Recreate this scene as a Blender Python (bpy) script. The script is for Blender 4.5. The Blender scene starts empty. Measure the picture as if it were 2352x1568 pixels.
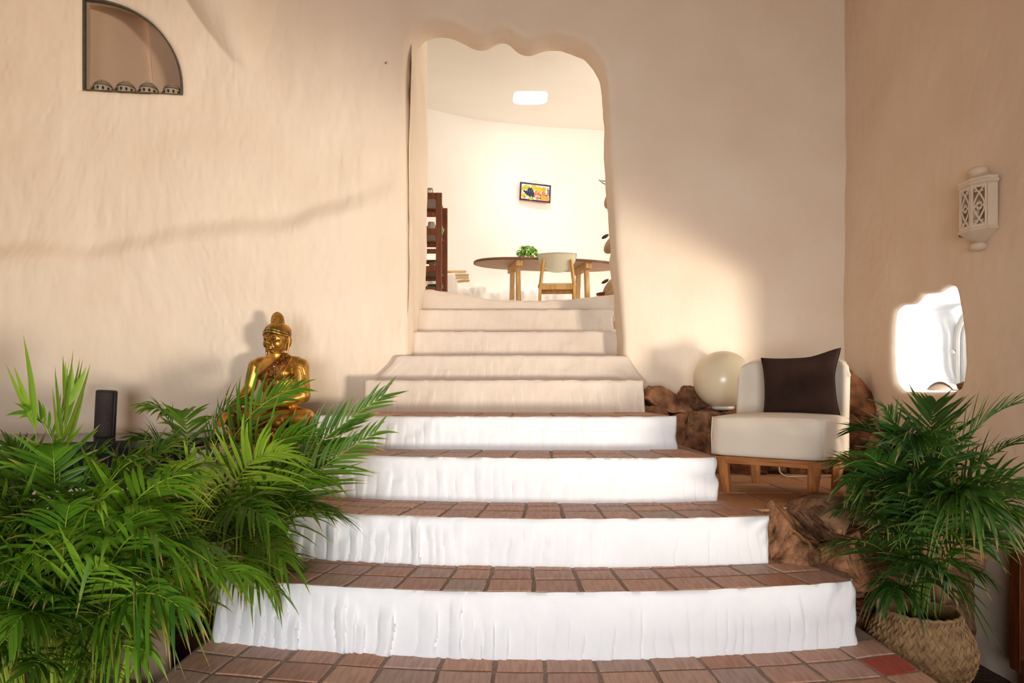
import bpy, bmesh, math, random
import numpy as np
from mathutils import Vector, Matrix, Quaternion
from mathutils.bvhtree import BVHTree

scene = bpy.context.scene
COL = scene.collection
random.seed(7)
RNG = np.random.default_rng(7)

# ------------------------------------------------------------------ camera
# eye at the origin, looking along +Y, 24 mm lens, horizon at 890 of 1568 rows
F = 1558.0
HZ = 890.0
cam_d = bpy.data.cameras.new('camera')
cam = bpy.data.objects.new('camera', cam_d)
COL.objects.link(cam)
cam.rotation_euler = (math.pi / 2, 0, 0)
cam_d.sensor_width = 36.0
cam_d.lens = F / 2352.0 * 36.0
cam_d.shift_y = (HZ - 784.0) / 2352.0
cam_d.clip_start = 0.02
cam_d.clip_end = 200
scene.camera = cam

# ------------------------------------------------------------------ world, lights, exposure
scene.view_settings.view_transform = 'Standard'
scene.view_settings.look = 'None'
scene.view_settings.gamma = 1.0
scene.view_settings.use_curve_mapping = False
scene.view_settings.exposure = 0.06
try:
    scene.cycles.use_denoising = True
    scene.cycles.max_bounces = 8
    scene.cycles.diffuse_bounces = 5
    scene.cycles.sample_clamp_indirect = 6.0
    scene.cycles.caustics_reflective = False
    scene.cycles.caustics_refractive = False
except Exception:
    pass
world = bpy.data.worlds.new('hazy_sky')
scene.world = world
world.use_nodes = True
bgn = world.node_tree.nodes['Background']
bgn.inputs[0].default_value = (1.0, 0.965, 0.91, 1)
bgn.inputs[1].default_value = 1.3


def area_light(name, loc, target, sx, sy, power, color, spread=180):
    d = bpy.data.lights.new(name, 'AREA')
    d.shape = 'RECTANGLE'
    d.size, d.size_y = sx, sy
    d.energy = power
    d.color = color
    d.spread = math.radians(spread)
    o = bpy.data.objects.new(name, d)
    COL.objects.link(o)
    o.location = loc
    o.rotation_euler = (Vector(target) - Vector(loc)).to_track_quat('-Z', 'Y').to_euler()
    return o


# low warm daylight bounced off the terrace, coming in by the doorway of the right-hand wall
area_light('terrace_light', (5.2, -6.0, -1.0), (0.0, 4.0, 0.6), 1.0, 0.7, 780, (1.0, 0.88, 0.73))
# cool fill lamp added behind the camera, before the solid front wall
area_light('rear_fill_light', (-0.7, -3.3, -0.1), (-0.2, 3.0, 0.0), 2.6, 1.8, 56, (0.955, 0.975, 1.0), spread=78)
# daylight in the window niche of the right-hand wall
area_light('niche_window_light', (3.02, 3.70, 0.25), (2.5, 4.2, 0.2), 0.5, 0.5, 26, (1.0, 0.97, 0.92))
# skylight shaft, and an unseen fill lamp added in the upper room
area_light('skylight_light', (0.22, 8.12, 3.93), (0.22, 8.12, 0), 0.44, 0.5, 38, (1.0, 0.98, 0.95))
area_light('upper_room_fill', (2.75, 6.6, 2.3), (-0.6, 8.6, 1.7), 1.2, 1.3, 46, (1.0, 0.97, 0.92))

# ------------------------------------------------------------------ helpers
GROUND = -1.40


def P(px, py, d):
    """point seen at picture column/row, d metres in front of the eye"""
    return ((px - 1176.0) / F * d, d, (HZ - py) / F * d)


def V(*a):
    return Vector(a)


def tag(o, label=None, cat=None, group=None, kind=None):
    if label: o['label'] = label
    if cat: o['category'] = cat
    if group: o['group'] = group
    if kind: o['kind'] = kind
    return o


def empty(name, loc=(0, 0, 0), parent=None):
    o = bpy.data.objects.new(name, None)
    COL.objects.link(o)
    o.location = loc
    o.empty_display_size = 0.1
    if parent: o.parent = parent
    return o


def link_mesh(name, me, mat, parent=None, smooth=True):
    mats = mat if isinstance(mat, (list, tuple)) else [mat]
    if len(me.materials) == 0:
        for m in mats: me.materials.append(m)
    if smooth:
        me.polygons.foreach_set('use_smooth', [True] * len(me.polygons))
    o = bpy.data.objects.new(name, me)
    COL.objects.link(o)
    if parent: o.parent = parent
    return o


def mk(name, verts, faces, mat, parent=None, smooth=True, midx=None, loc=None, sharp=None):
    me = bpy.data.meshes.new(name)
    if isinstance(verts, np.ndarray): verts = verts.tolist()
    if isinstance(faces, np.ndarray): faces = faces.tolist()
    me.from_pydata(verts, [], faces)
    me.update()
    o = link_mesh(name, me, mat, parent, smooth)
    if midx is not None:
        me.polygons.foreach_set('material_index', midx)
    if sharp is not None:
        try:
            me.set_sharp_from_angle(angle=math.radians(sharp))
        except Exception:
            pass
    if loc is not None: o.location = loc
    return o


class MB:
    """collects shapes into one mesh"""
    def __init__(self):
        self.v = []; self.f = []; self.m = []

    def add(self, vs, fs, mi=0):
        b = len(self.v)
        self.v.extend([tuple(p) for p in vs])
        self.f.extend([tuple(i + b for i in f) for f in fs])
        self.m.extend([mi] * len(fs))
        return self

    def box(self, c, s, rot=None, bev=0.0, seg=2, mi=0):
        bm = bmesh.new()
        bmesh.ops.create_cube(bm, size=1.0)
        for v in bm.verts:
            v.co = Vector((v.co.x * s[0], v.co.y * s[1], v.co.z * s[2]))
        if bev > 0:
            bmesh.ops.bevel(bm, geom=list(bm.edges), offset=bev, segments=seg, profile=0.5, affect='EDGES')
        M = Matrix.Translation(Vector(c))
        if rot is not None: M = M @ rot.to_4x4()
        bm.verts.index_update()
        self.add([M @ v.co for v in bm.verts], [[v.index for v in f.verts] for f in bm.faces], mi)
        bm.free()
        return self

    def bar(self, a, b, w, h, bev=0.0, up=(0, 0, 1), mi=0, seg=2):
        a = Vector(a); b = Vector(b)
        d = (b - a); L = d.length; d.normalize()
        u = Vector(up)
        if abs(d.dot(u)) > 0.99: u = Vector((0, 1, 0))
        s = d.cross(u).normalized(); n = s.cross(d)
        R = Matrix((s, d, n)).transposed()
        return self.box((a + b) / 2, (w, L, h), R, bev, seg, mi)

    def tube(self, pts, rad, seg=8, cap=True, mi=0, flat=None):
        pts = [Vector(p) for p in pts]
        n = len(pts)
        if not hasattr(rad, '__len__'): rad = [rad] * n
        vs = []; fs = []
        t0 = (pts[1] - pts[0]).normalized()
        ref = Vector((0, 0, 1)) if abs(t0.z) < 0.9 else Vector((1, 0, 0))
        x = t0.cross(ref).normalized()
        for i in range(n):
            t = (pts[min(i + 1, n - 1)] - pts[max(i - 1, 0)]).normalized()
            x = (x - t * x.dot(t))
            if x.length < 1e-6: x = t.orthogonal()
            x.normalize()
            y = t.cross(x)
            for k in range(seg):
                a = 2 * math.pi * k / seg
                r = rad[i]
                vs.append(pts[i] + x * (math.cos(a) * r) + y * (math.sin(a) * r * (flat or 1)))
        for i in range(n - 1):
            for k in range(seg):
                k2 = (k + 1) % seg
                fs.append((i * seg + k, i * seg + k2, (i + 1) * seg + k2, (i + 1) * seg + k))
        if cap:
            fs.append(tuple(range(seg))[::-1])
            fs.append(tuple((n - 1) * seg + k for k in range(seg)))
        return self.add(vs, fs, mi)

    def lathe(self, prof, c=(0, 0, 0), seg=24, mi=0, sx=1.0, sy=1.0, M=None):
        vs = []; fs = []
        n = len(prof)
        for r, z in prof:
            for k in range(seg):
                a = 2 * math.pi * k / seg
                p = Vector((math.cos(a) * r * sx, math.sin(a) * r * sy, z))
                if M is not None: p = M @ p
                vs.append(p + Vector(c))
        for i in range(n - 1):
            for k in range(seg):
                k2 = (k + 1) % seg
                fs.append((i * seg + k, i * seg + k2, (i + 1) * seg + k2, (i + 1) * seg + k))
        fs.append(tuple(range(seg))[::-1])
        fs.append(tuple((n - 1) * seg + k for k in range(seg)))
        return self.add(vs, fs, mi)

    def ball(self, c, r, seg=12, rings=8, rot=None, mi=0):
        if not hasattr(r, '__len__'): r = (r, r, r)
        vs = []; fs = []
        c = Vector(c)
        def tr(p):
            p = Vector((p[0] * r[0], p[1] * r[1], p[2] * r[2]))
            if rot is not None: p = rot @ p
            return p + c
        vs.append(tr((0, 0, -1)))
        for i in range(1, rings):
            ph = -math.pi / 2 + math.pi * i / rings
            for k in range(seg):
                a = 2 * math.pi * k / seg
                vs.append(tr((math.cos(ph) * math.cos(a), math.cos(ph) * math.sin(a), math.sin(ph))))
        vs.append(tr((0, 0, 1)))
        top = len(vs) - 1
        for k in range(seg):
            k2 = (k + 1) % seg
            fs.append((0, 1 + k2, 1 + k))
            fs.append((top, 1 + (rings - 2) * seg + k, 1 + (rings - 2) * seg + k2))
            for i in range(rings - 2):
                a = 1 + i * seg; b = a + seg
                fs.append((a + k, a + k2, b + k2, b + k))
        return self.add(vs, fs, mi)

    def capsule(self, a, b, ra, rb, seg=14, mi=0):
        a = Vector(a); b = Vector(b)
        d = b - a; L = d.length
        t = d.normalized()
        pts = []; rad = []
        for i in range(6):
            th = math.pi / 2 * i / 5
            pts.append(a - t * (ra * math.cos(th))); rad.append(max(ra * math.sin(th), 1e-4))
        for i in range(1, 6):
            th = math.pi / 2 * i / 5
            pts.append(b + t * (rb * math.sin(th))); rad.append(max(rb * math.cos(th), 1e-4))
        pts.insert(6, b); rad.insert(6, rb)
        return self.tube(pts, rad, seg, True, mi)

    def grid(self, fn, nu, nv, mi=0, flip=False):
        vs = [fn(i / nu, j / nv) for j in range(nv + 1) for i in range(nu + 1)]
        fs = []
        w = nu + 1
        for j in range(nv):
            for i in range(nu):
                q = (j * w + i, j * w + i + 1, (j + 1) * w + i + 1, (j + 1) * w + i)
                fs.append(q[::-1] if flip else q)
        return self.add(vs, fs, mi)

    def build(self, name, mat, parent=None, smooth=True, sharp=None, loc=None):
        multi = isinstance(mat, (list, tuple))
        return mk(name, self.v, self.f, mat, parent, smooth, self.m if multi else None, loc, sharp)


def copy_tree(o, parent=None):
    c = o.copy(); COL.objects.link(c)
    if parent is not None: c.parent = parent
    for ch in list(o.children): copy_tree(ch, c)
    return c


def remeshed(mb, voxel, smooth_it=4, smooth_f=0.5):
    """union of overlapping solids as one continuous surface"""
    me = bpy.data.meshes.new('tmp'); me.from_pydata(mb.v, [], mb.f); me.update()
    o = bpy.data.objects.new('tmp', me); COL.objects.link(o)
    m = o.modifiers.new('r', 'REMESH'); m.mode = 'VOXEL'; m.voxel_size = voxel
    s = o.modifiers.new('s', 'SMOOTH'); s.iterations = smooth_it; s.factor = smooth_f
    dg = bpy.context.evaluated_depsgraph_get()
    res = bpy.data.meshes.new_from_object(o.evaluated_get(dg))
    bpy.data.objects.remove(o); bpy.data.meshes.remove(me)
    return res


# ---- numpy value noise
def _h(ix, iy, iz, seed):
    n = (ix * 374761393 + iy * 668265263 + iz * 2147483647 + seed * 1274126177) & 0xFFFFFFFF
    n = ((n ^ (n >> 13)) * 1274126177) & 0xFFFFFFFF
    n = (n ^ (n >> 16)) & 0xFFFFFFFF
    return n / 2147483648.0 - 1.0


def vnoise(x, y=0.0, z=0.0, seed=0):
    x, y, z = np.broadcast_arrays(np.asarray(x, float), np.asarray(y, float), np.asarray(z, float))
    ix, iy, iz = np.floor(x).astype(np.int64), np.floor(y).astype(np.int64), np.floor(z).astype(np.int64)
    fx, fy, fz = x - ix, y - iy, z - iz
    sx, sy, sz = [f * f * f * (f * (f * 6 - 15) + 10) for f in (fx, fy, fz)]
    r = 0
    for dx in (0, 1):
        for dy in (0, 1):
            for dz in (0, 1):
                w = (sx if dx else 1 - sx) * (sy if dy else 1 - sy) * (sz if dz else 1 - sz)
                r = r + w * _h(ix + dx, iy + dy, iz + dz, seed)
    return r


def fbm(x, y=0.0, z=0.0, octv=4, seed=0, gain=0.5):
    a = 1.0; r = 0; s = 1.0
    for k in range(octv):
        r = r + a * vnoise(np.asarray(x) * s, np.asarray(y) * s, np.asarray(z) * s, seed + k * 17)
        a *= gain; s *= 2.03
    return r


def sstep(e0, e1, x):
    t = np.clip((np.asarray(x, float) - e0) / (e1 - e0), 0, 1)
    return t * t * (3 - 2 * t)


# ------------------------------------------------------------------ materials
def nodes_of(name):
    m = bpy.data.materials.new(name); m.use_nodes = True
    nt = m.node_tree
    return m, nt, nt.nodes, nt.links, nt.nodes['Principled BSDF']


def N(nt, typ, **kw):
    n = nt.nodes.new(typ)
    for k, v in kw.items():
        if k.startswith('i_'):
            n.inputs[k[2:].replace('_', ' ')].default_value = v
        else:
            setattr(n, k, v)
    return n


def rgba(c): return (c[0], c[1], c[2], 1.0)


def srgb(r, g, b):
    def f(c):
        c /= 255.0
        return c / 12.92 if c <= 0.04045 else ((c + 0.055) / 1.055) ** 2.4
    return (f(r), f(g), f(b))


def coords(nt, scale=(1, 1, 1), obj=True):
    tc = N(nt, 'ShaderNodeTexCoord')
    mp = N(nt, 'ShaderNodeMapping')
    mp.inputs['Scale'].default_value = scale
    nt.links.new(tc.outputs['Object' if obj else 'Generated'], mp.inputs['Vector'])
    return mp.outputs['Vector']


def pmat(name, c1, c2=None, rough=0.6, metal=0.0, scale=6.0, stretch=(1, 1, 1), detail=4.0,
         bump=0.0, bscale=40.0, bstretch=(1, 1, 1), bdist=0.004, bump2=0.0, b2scale=12.0,
         spec=0.5, rand=None, contrast=(0.3, 0.7), sheen=0.0, c3=None, coat=0.0):
    m, nt, nd, ln, bs = nodes_of(name)
    c2 = c2 or tuple(x * 0.85 for x in c1)
    v = coords(nt, stretch)
    nz = N(nt, 'ShaderNodeTexNoise'); nz.inputs['Scale'].default_value = scale
    nz.inputs['Detail'].default_value = detail
    ln.new(v, nz.inputs['Vector'])
    rp = N(nt, 'ShaderNodeValToRGB')
    rp.color_ramp.elements[0].position = contrast[0]; rp.color_ramp.elements[0].color = rgba(c1)
    rp.color_ramp.elements[1].position = contrast[1]; rp.color_ramp.elements[1].color = rgba(c2)
    ln.new(nz.outputs['Fac'], rp.inputs['Fac'])
    col = rp.outputs['Color']
    if rand:
        oi = N(nt, 'ShaderNodeObjectInfo')
        rr = N(nt, 'ShaderNodeValToRGB')
        els = rr.color_ramp.elements
        while len(els) < len(rand): els.new(0.5)
        for k, c in enumerate(rand):
            els[k].position = k / max(1, len(rand) - 1); els[k].color = rgba(c)
        ln.new(oi.outputs['Random'], rr.inputs['Fac'])
        mx = N(nt, 'ShaderNodeMix', data_type='RGBA', blend_type='MULTIPLY')
        mx.inputs['Factor'].default_value = 1.0
        ln.new(col, mx.inputs['A']); ln.new(rr.outputs['Color'], mx.inputs['B'])
        col = mx.outputs['Result']
    ln.new(col, bs.inputs['Base Color'])
    bs.inputs['Roughness'].default_value = rough
    bs.inputs['Metallic'].default_value = metal
    bs.inputs['Specular IOR Level'].default_value = spec
    if coat: bs.inputs['Coat Weight'].default_value = coat
    if sheen: bs.inputs['Sheen Weight'].default_value = sheen
    last = None
    if bump > 0:
        vb = coords(nt, bstretch)
        nb = N(nt, 'ShaderNodeTexNoise'); nb.inputs['Scale'].default_value = bscale
        nb.inputs['Detail'].default_value = 5.0
        ln.new(vb, nb.inputs['Vector'])
        bp = N(nt, 'ShaderNodeBump'); bp.inputs['Strength'].default_value = bump
        bp.inputs['Distance'].default_value = bdist
        ln.new(nb.outputs['Fac'], bp.inputs['Height'])
        last = bp
        if bump2 > 0:
            nb2 = N(nt, 'ShaderNodeTexNoise'); nb2.inputs['Scale'].default_value = b2scale
            nb2.inputs['Detail'].default_value = 3.0
            ln.new(vb, nb2.inputs['Vector'])
            bp2 = N(nt, 'ShaderNodeBump'); bp2.inputs['Strength'].default_value = bump2
            bp2.inputs['Distance'].default_value = bdist * 4
            ln.new(nb2.outputs['Fac'], bp2.inputs['Height'])
            ln.new(bp.outputs['Normal'], bp2.inputs['Normal'])
            last = bp2
        ln.new(last.outputs['Normal'], bs.inputs['Normal'])
    return m


def wood(name, c1, c2, scale=3.0, stretch=(1, 1, 14), rough=0.45):
    return pmat(name, c1, c2, rough, scale=scale, stretch=stretch, detail=6, bump=0.15, bscale=30,
                bstretch=stretch, bdist=0.002, contrast=(0.35, 0.65))


M = {}
PEACH = srgb(246, 228, 208)
M['wall'] = pmat('plaster_warm', srgb(242, 226, 205), srgb(236, 217, 194), 0.85, scale=2.2, bump=0.35, bscale=30,
                 bstretch=(1, 1, 0.5), bdist=0.005, bump2=0.35, b2scale=8, spec=0.2)
M['wall_r'] = pmat('plaster_right', srgb(236, 214, 191), srgb(229, 204, 179), 0.85, scale=2.0, bump=0.25, bscale=30,
                   bdist=0.004, bump2=0.25, b2scale=5, spec=0.2)
M['wall_in'] = pmat('plaster_upper_room', srgb(252, 248, 241), srgb(250, 245, 236), 0.85, scale=2, bump=0.2, bscale=20,
                    bdist=0.004, spec=0.2)
M['white'] = pmat('limewash_white', srgb(236, 237, 239), srgb(229, 230, 233), 0.7, scale=6, bump=0.35, bscale=60,
                  bdist=0.003, bump2=0.3, b2scale=18, spec=0.3)
M['cream'] = pmat('limewash_dim_tint', srgb(226, 213, 198), srgb(218, 203, 186), 0.8, scale=5, bump=0.4, bscale=55,  # white limewash with the upper steps' dimmer, warmer light put into its colour
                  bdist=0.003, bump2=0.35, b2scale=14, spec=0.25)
M['mortar'] = pmat('mortar', srgb(164, 142, 126), srgb(136, 116, 102), 0.9, scale=60, bump=0.6, bscale=200, bdist=0.002)
M['soil_floor'] = pmat('earth_floor', srgb(92, 66, 48), srgb(60, 42, 30), 0.95, scale=6, bump=0.7, bscale=30, bdist=0.02)
M['niche'] = pmat('niche_plaster', srgb(226, 200, 176), srgb(216, 188, 164), 0.85, scale=2)


def tile_material(name, rand, dark=0.76, stretch=(8, 1, 1)):
    return pmat(name, (1, 1, 1), (dark, dark * 0.96, dark * 0.93), 0.55, scale=9, stretch=stretch, detail=6,
                bump=0.5, bscale=28, bstretch=stretch, bdist=0.003, rand=rand, spec=0.35, contrast=(0.38, 0.66))


M['tile'] = tile_material('terracotta_tile', [srgb(212, 164, 138), srgb(200, 156, 138), srgb(204, 168, 154), srgb(196, 142, 114),
                                              srgb(218, 172, 146), srgb(184, 164, 152), srgb(210, 158, 130)])
M['tile_red'] = tile_material('red_tile', [srgb(190, 92, 78), srgb(190, 92, 78)])
M['tile_floor'] = tile_material('floor_tile', [srgb(206, 160, 118), srgb(190, 138, 98), srgb(212, 170, 130), srgb(182, 126, 92)],
                                dark=0.82, stretch=(1, 5, 1))
M['floor_pale'] = pmat('pale_floor', srgb(214, 190, 164), srgb(200, 174, 148), 0.6, scale=5)
M['stone'] = pmat('sandstone', srgb(188, 150, 120), srgb(84, 60, 46), 0.9, scale=8, detail=10, bump=1.0, bscale=30, bdist=0.02,
                  bump2=0.5, b2scale=8, rand=[srgb(255, 235, 215), srgb(225, 185, 160), srgb(210, 200, 190), srgb(250, 215, 180)],
                  contrast=(0.34, 0.66), spec=0.2)
M['blackstone'] = pmat('black_polished_stone', srgb(22, 19, 18), srgb(32, 27, 25), 0.16, scale=20, spec=0.6)
M['blackstone_d'] = pmat('black_stone_front', srgb(15, 12, 10), srgb(10, 8, 7), 0.65, scale=12, spec=0.2)
M['fabric'] = pmat('cream_fabric', srgb(236, 224, 206), srgb(226, 212, 192), 0.9, scale=4, bump=0.25, bscale=320, bdist=0.001,
                   bump2=0.12, b2scale=9, sheen=0.2, spec=0.2)
M['brown_fabric'] = pmat('dark_brown_fabric', srgb(54, 36, 28), srgb(40, 26, 20), 0.92, scale=7, bump=0.3, bscale=260, bdist=0.001,
                         bump2=0.25, b2scale=12, sheen=0.04, spec=0.15)
M['oak'] = wood('oak', srgb(186, 122, 66), srgb(150, 90, 44), stretch=(5, 5, 0.8), scale=8)
M['oak_x'] = wood('oak_rail', srgb(186, 122, 66), srgb(150, 90, 44), stretch=(1, 1, 8), scale=8)
M['darkwood'] = wood('mahogany', srgb(122, 62, 24), srgb(86, 40, 14), stretch=(9, 9, 0.9), scale=6, rough=0.38)
M['pine'] = wood('pine', srgb(224, 184, 122), srgb(196, 148, 88), stretch=(9, 9, 0.7), scale=7, rough=0.5)
M['birch'] = wood('birch_ply', srgb(214, 168, 98), srgb(190, 140, 72), stretch=(6, 6, 0.9), scale=8, rough=0.5)
M['tabletop'] = wood('table_plywood', srgb(206, 176, 146), srgb(186, 152, 122), stretch=(1.2, 7, 7), scale=5, rough=0.5)
M['table_edge'] = wood('table_edge_wood', srgb(130, 84, 44), srgb(106, 66, 34), stretch=(1, 1, 9), scale=8, rough=0.5)
M['seatgrey'] = pmat('grey_green_lacquer', srgb(206, 198, 170), srgb(198, 190, 162), 0.4, scale=3)
M['gold'] = pmat('worn_gilding', srgb(224, 174, 82), srgb(112, 70, 30), 0.38, metal=0.85, scale=9, stretch=(1, 1, 0.6), detail=8,
                 bump=0.35, bscale=60, bdist=0.002, contrast=(0.40, 0.68))
M['gold_dark'] = pmat('dark_gilding', srgb(150, 96, 42), srgb(70, 40, 20), 0.42, metal=0.7, scale=60, detail=6, bump=0.8, bscale=150,
                      bdist=0.004, contrast=(0.35, 0.65))
M['gold_bright'] = pmat('bright_gilding', srgb(236, 186, 92), srgb(200, 140, 60), 0.3, metal=0.9, scale=20)
M['green_glass'] = pmat('green_enamel', srgb(26, 74, 30), srgb(14, 44, 20), 0.15, scale=30)
M['jewel'] = pmat('mirror_chips', srgb(226, 220, 206), srgb(190, 180, 160), 0.12, metal=0.9, scale=40)
M['black_lac'] = pmat('eye_black', srgb(18, 12, 8), srgb(24, 16, 10), 0.3)
M['speaker_mesh'] = pmat('speaker_cloth', srgb(66, 60, 56), srgb(44, 40, 38), 0.75, scale=160, bump=0.5, bscale=500, bdist=0.001)
M['speaker_black'] = pmat('black_rubber', srgb(22, 20, 20), srgb(30, 27, 26), 0.5, scale=20)
M['red'] = pmat('red_plastic', srgb(196, 54, 40), srgb(180, 46, 36), 0.4)
M['globe'] = pmat('milky_globe', srgb(236, 222, 188), srgb(232, 216, 180), 0.3, scale=2, coat=0.2)
M['cord'] = pmat('white_cable', srgb(228, 220, 208), srgb(220, 210, 198), 0.5)
M['ceramic'] = pmat('beige_ceramic', srgb(226, 206, 182), srgb(218, 196, 172), 0.6, scale=8, bump=0.15, bscale=50, bdist=0.002)
M['frame_dark'] = pmat('olive_metal', srgb(96, 88, 66), srgb(72, 66, 50), 0.6, scale=30)
M['straw'] = pmat('seagrass', srgb(160, 126, 84), srgb(116, 86, 56), 0.8, scale=30, stretch=(1, 1, 1), bump=0.5, bscale=120, bdist=0.003)  # colour darkened to carry some of the shade the basket stands in
M['soil'] = pmat('potting_soil', srgb(44, 32, 24), srgb(26, 19, 14), 0.95, scale=40, bump=0.8, bscale=80, bdist=0.01)
M['clay'] = pmat('grey_clay', srgb(168, 146, 124), srgb(138, 116, 98), 0.85, scale=7, bump=0.4, bscale=40, bdist=0.005)
M['towel'] = pmat('pale_cloth', srgb(240, 216, 178), srgb(226, 194, 150), 0.9, scale=10, bump=0.3, bscale=60, bdist=0.003)
M['towel2'] = pmat('yellow_cloth', srgb(226, 170, 84), srgb(206, 146, 64), 0.9, scale=14, bump=0.3, bscale=60, bdist=0.003)
M['felt'] = pmat('beige_felt', srgb(186, 160, 130), srgb(160, 132, 104), 0.95, scale=10, bump=0.3, bscale=90, bdist=0.003)
M['felt_dark'] = pmat('brown_leather', srgb(92, 50, 34), srgb(70, 36, 24), 0.7)
M['navy'] = pmat('navy_glaze', srgb(24, 28, 74), srgb(38, 42, 98), 0.25, scale=60)
M['glaze'] = pmat('cream_glaze', srgb(246, 240, 222), srgb(238, 230, 208), 0.25)
M['porcelain'] = pmat('porcelain', srgb(232, 214, 176), srgb(226, 206, 166), 0.3)
M['mug'] = pmat('grey_mug', srgb(176, 162, 146), srgb(160, 146, 130), 0.5)
M['green'] = pmat('green_glaze', srgb(112, 158, 62), srgb(96, 142, 52), 0.3)
M['teal'] = pmat('teal_glaze', srgb(36, 122, 112), srgb(28, 104, 98), 0.3)
M['wicker'] = pmat('grey_wicker', srgb(190, 172, 150), srgb(130, 110, 92), 0.85, scale=60, bump=0.8, bscale=120, bdist=0.004)
M['steel'] = pmat('metal_wire', srgb(120, 104, 84), srgb(104, 90, 72), 0.4, metal=0.6)
M['upvc'] = pmat('white_frame', srgb(236, 234, 228), srgb(230, 228, 220), 0.4)
for k, c in dict(f_yellow=(242, 186, 44), f_orange=(244, 160, 56), f_coral=(238, 122, 84), f_lime=(186, 190, 62),
                 f_green=(70, 110, 44), f_navy=(28, 32, 84), f_plum=(84, 34, 50), f_pale=(246, 222, 120), f_gray=(150, 130, 130)).items():
    M[k] = pmat('glaze_' + k, srgb(*c), tuple(x * 0.82 for x in srgb(*c)), 0.3, scale=40)


def glass_mat(name, rough=0.0, tint=(1, 1, 1), fac=0.12):
    m, nt, nd, ln, bs = nodes_of(name)
    out = nd['Material Output']
    tr = N(nt, 'ShaderNodeBsdfTransparent'); tr.inputs['Color'].default_value = rgba(tint)
    gl = N(nt, 'ShaderNodeBsdfGlossy'); gl.inputs['Roughness'].default_value = rough
    fr = N(nt, 'ShaderNodeFresnel'); fr.inputs['IOR'].default_value = 1.45
    ad = N(nt, 'ShaderNodeMath', operation='ADD'); ad.inputs[1].default_value = fac
    mx = N(nt, 'ShaderNodeMixShader')
    ln.new(fr.outputs[0], ad.inputs[0]); ln.new(ad.outputs[0], mx.inputs[0])
    ln.new(tr.outputs[0], mx.inputs[1]); ln.new(gl.outputs[0], mx.inputs[2])
    ln.new(mx.outputs[0], out.inputs['Surface'])
    return m


M['glass'] = glass_mat('window_glass', 0.02, (0.95, 0.94, 0.93), 0.02)
M['tumbler'] = glass_mat('tumbler_glass', 0.02, (0.94, 0.93, 0.9), 0.10)


def leaf_material(name, dark, light, tipc):
    m, nt, nd, ln, bs = nodes_of(name)
    out = nd['Material Output']
    oi = N(nt, 'ShaderNodeObjectInfo')
    ar = N(nt, 'ShaderNodeAttribute', attribute_name='rnd')
    at = N(nt, 'ShaderNodeAttribute', attribute_name='tip')
    ad = N(nt, 'ShaderNodeMath', operation='MULTIPLY_ADD')
    ad.inputs[1].default_value = 0.5; 
    hl = N(nt, 'ShaderNodeMath', operation='MULTIPLY'); hl.inputs[1].default_value = 0.5
    ln.new(ar.outputs['Fac'], hl.inputs[0])
    ln.new(oi.outputs['Random'], ad.inputs[0]); ln.new(hl.outputs[0], ad.inputs[2])
    mx = N(nt, 'ShaderNodeMix', data_type='RGBA')
    mx.inputs['A'].default_value = rgba(dark); mx.inputs['B'].default_value = rgba(light)
    ln.new(ad.outputs[0], mx.inputs['Factor'])
    m2 = N(nt, 'ShaderNodeMix', data_type='RGBA')
    m2.inputs['B'].default_value = rgba(tipc)
    ln.new(at.outputs['Fac'], m2.inputs['Factor']); ln.new(mx.outputs['Result'], m2.inputs['A'])
    ln.new(m2.outputs['Result'], bs.inputs['Base Color'])
    bs.inputs['Roughness'].default_value = 0.42
    bs.inputs['Specular IOR Level'].default_value = 0.45
    tl = N(nt, 'ShaderNodeBsdfTranslucent')
    g = N(nt, 'ShaderNodeMix', data_type='RGBA', blend_type='MULTIPLY'); g.inputs['Factor'].default_value = 1
    g.inputs['B'].default_value = (1.5, 1.35, 0.5, 1)
    ln.new(m2.outputs['Result'], g.inputs['A']); ln.new(g.outputs['Result'], tl.inputs['Color'])
    ms = N(nt, 'ShaderNodeMixShader'); ms.inputs[0].default_value = 0.35
    ln.new(bs.outputs[0], ms.inputs[1]); ln.new(tl.outputs[0], ms.inputs[2])
    ln.new(ms.outputs[0], out.inputs['Surface'])
    return m


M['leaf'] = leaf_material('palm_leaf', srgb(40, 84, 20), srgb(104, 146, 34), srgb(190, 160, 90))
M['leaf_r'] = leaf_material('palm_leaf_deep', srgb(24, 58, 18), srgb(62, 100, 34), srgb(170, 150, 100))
M['leaf_young'] = leaf_material('palm_leaf_young', srgb(104, 148, 36), srgb(150, 182, 60), srgb(170, 180, 80))
M['basil'] = leaf_material('basil_leaf', srgb(84, 150, 24), srgb(132, 190, 46), srgb(120, 180, 40))
M['stem'] = pmat('palm_stem', srgb(150, 168, 52), srgb(112, 138, 40), 0.5, scale=8, stretch=(1, 1, 0.3))
M['stem_d'] = pmat('palm_stem_dark', srgb(92, 116, 40), srgb(64, 86, 32), 0.5, scale=8, stretch=(1, 1, 0.3))

# ================================================================== STRUCTURE
def wall_y(X):
    """plan line of the big plaster wall"""
    X = np.asarray(X, float)
    u = np.clip(-X - 0.74, 0, None)
    v = np.clip(X - 0.8, 0, None)
    return 4.75 - 0.12 * u + 0.03 * v


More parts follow.
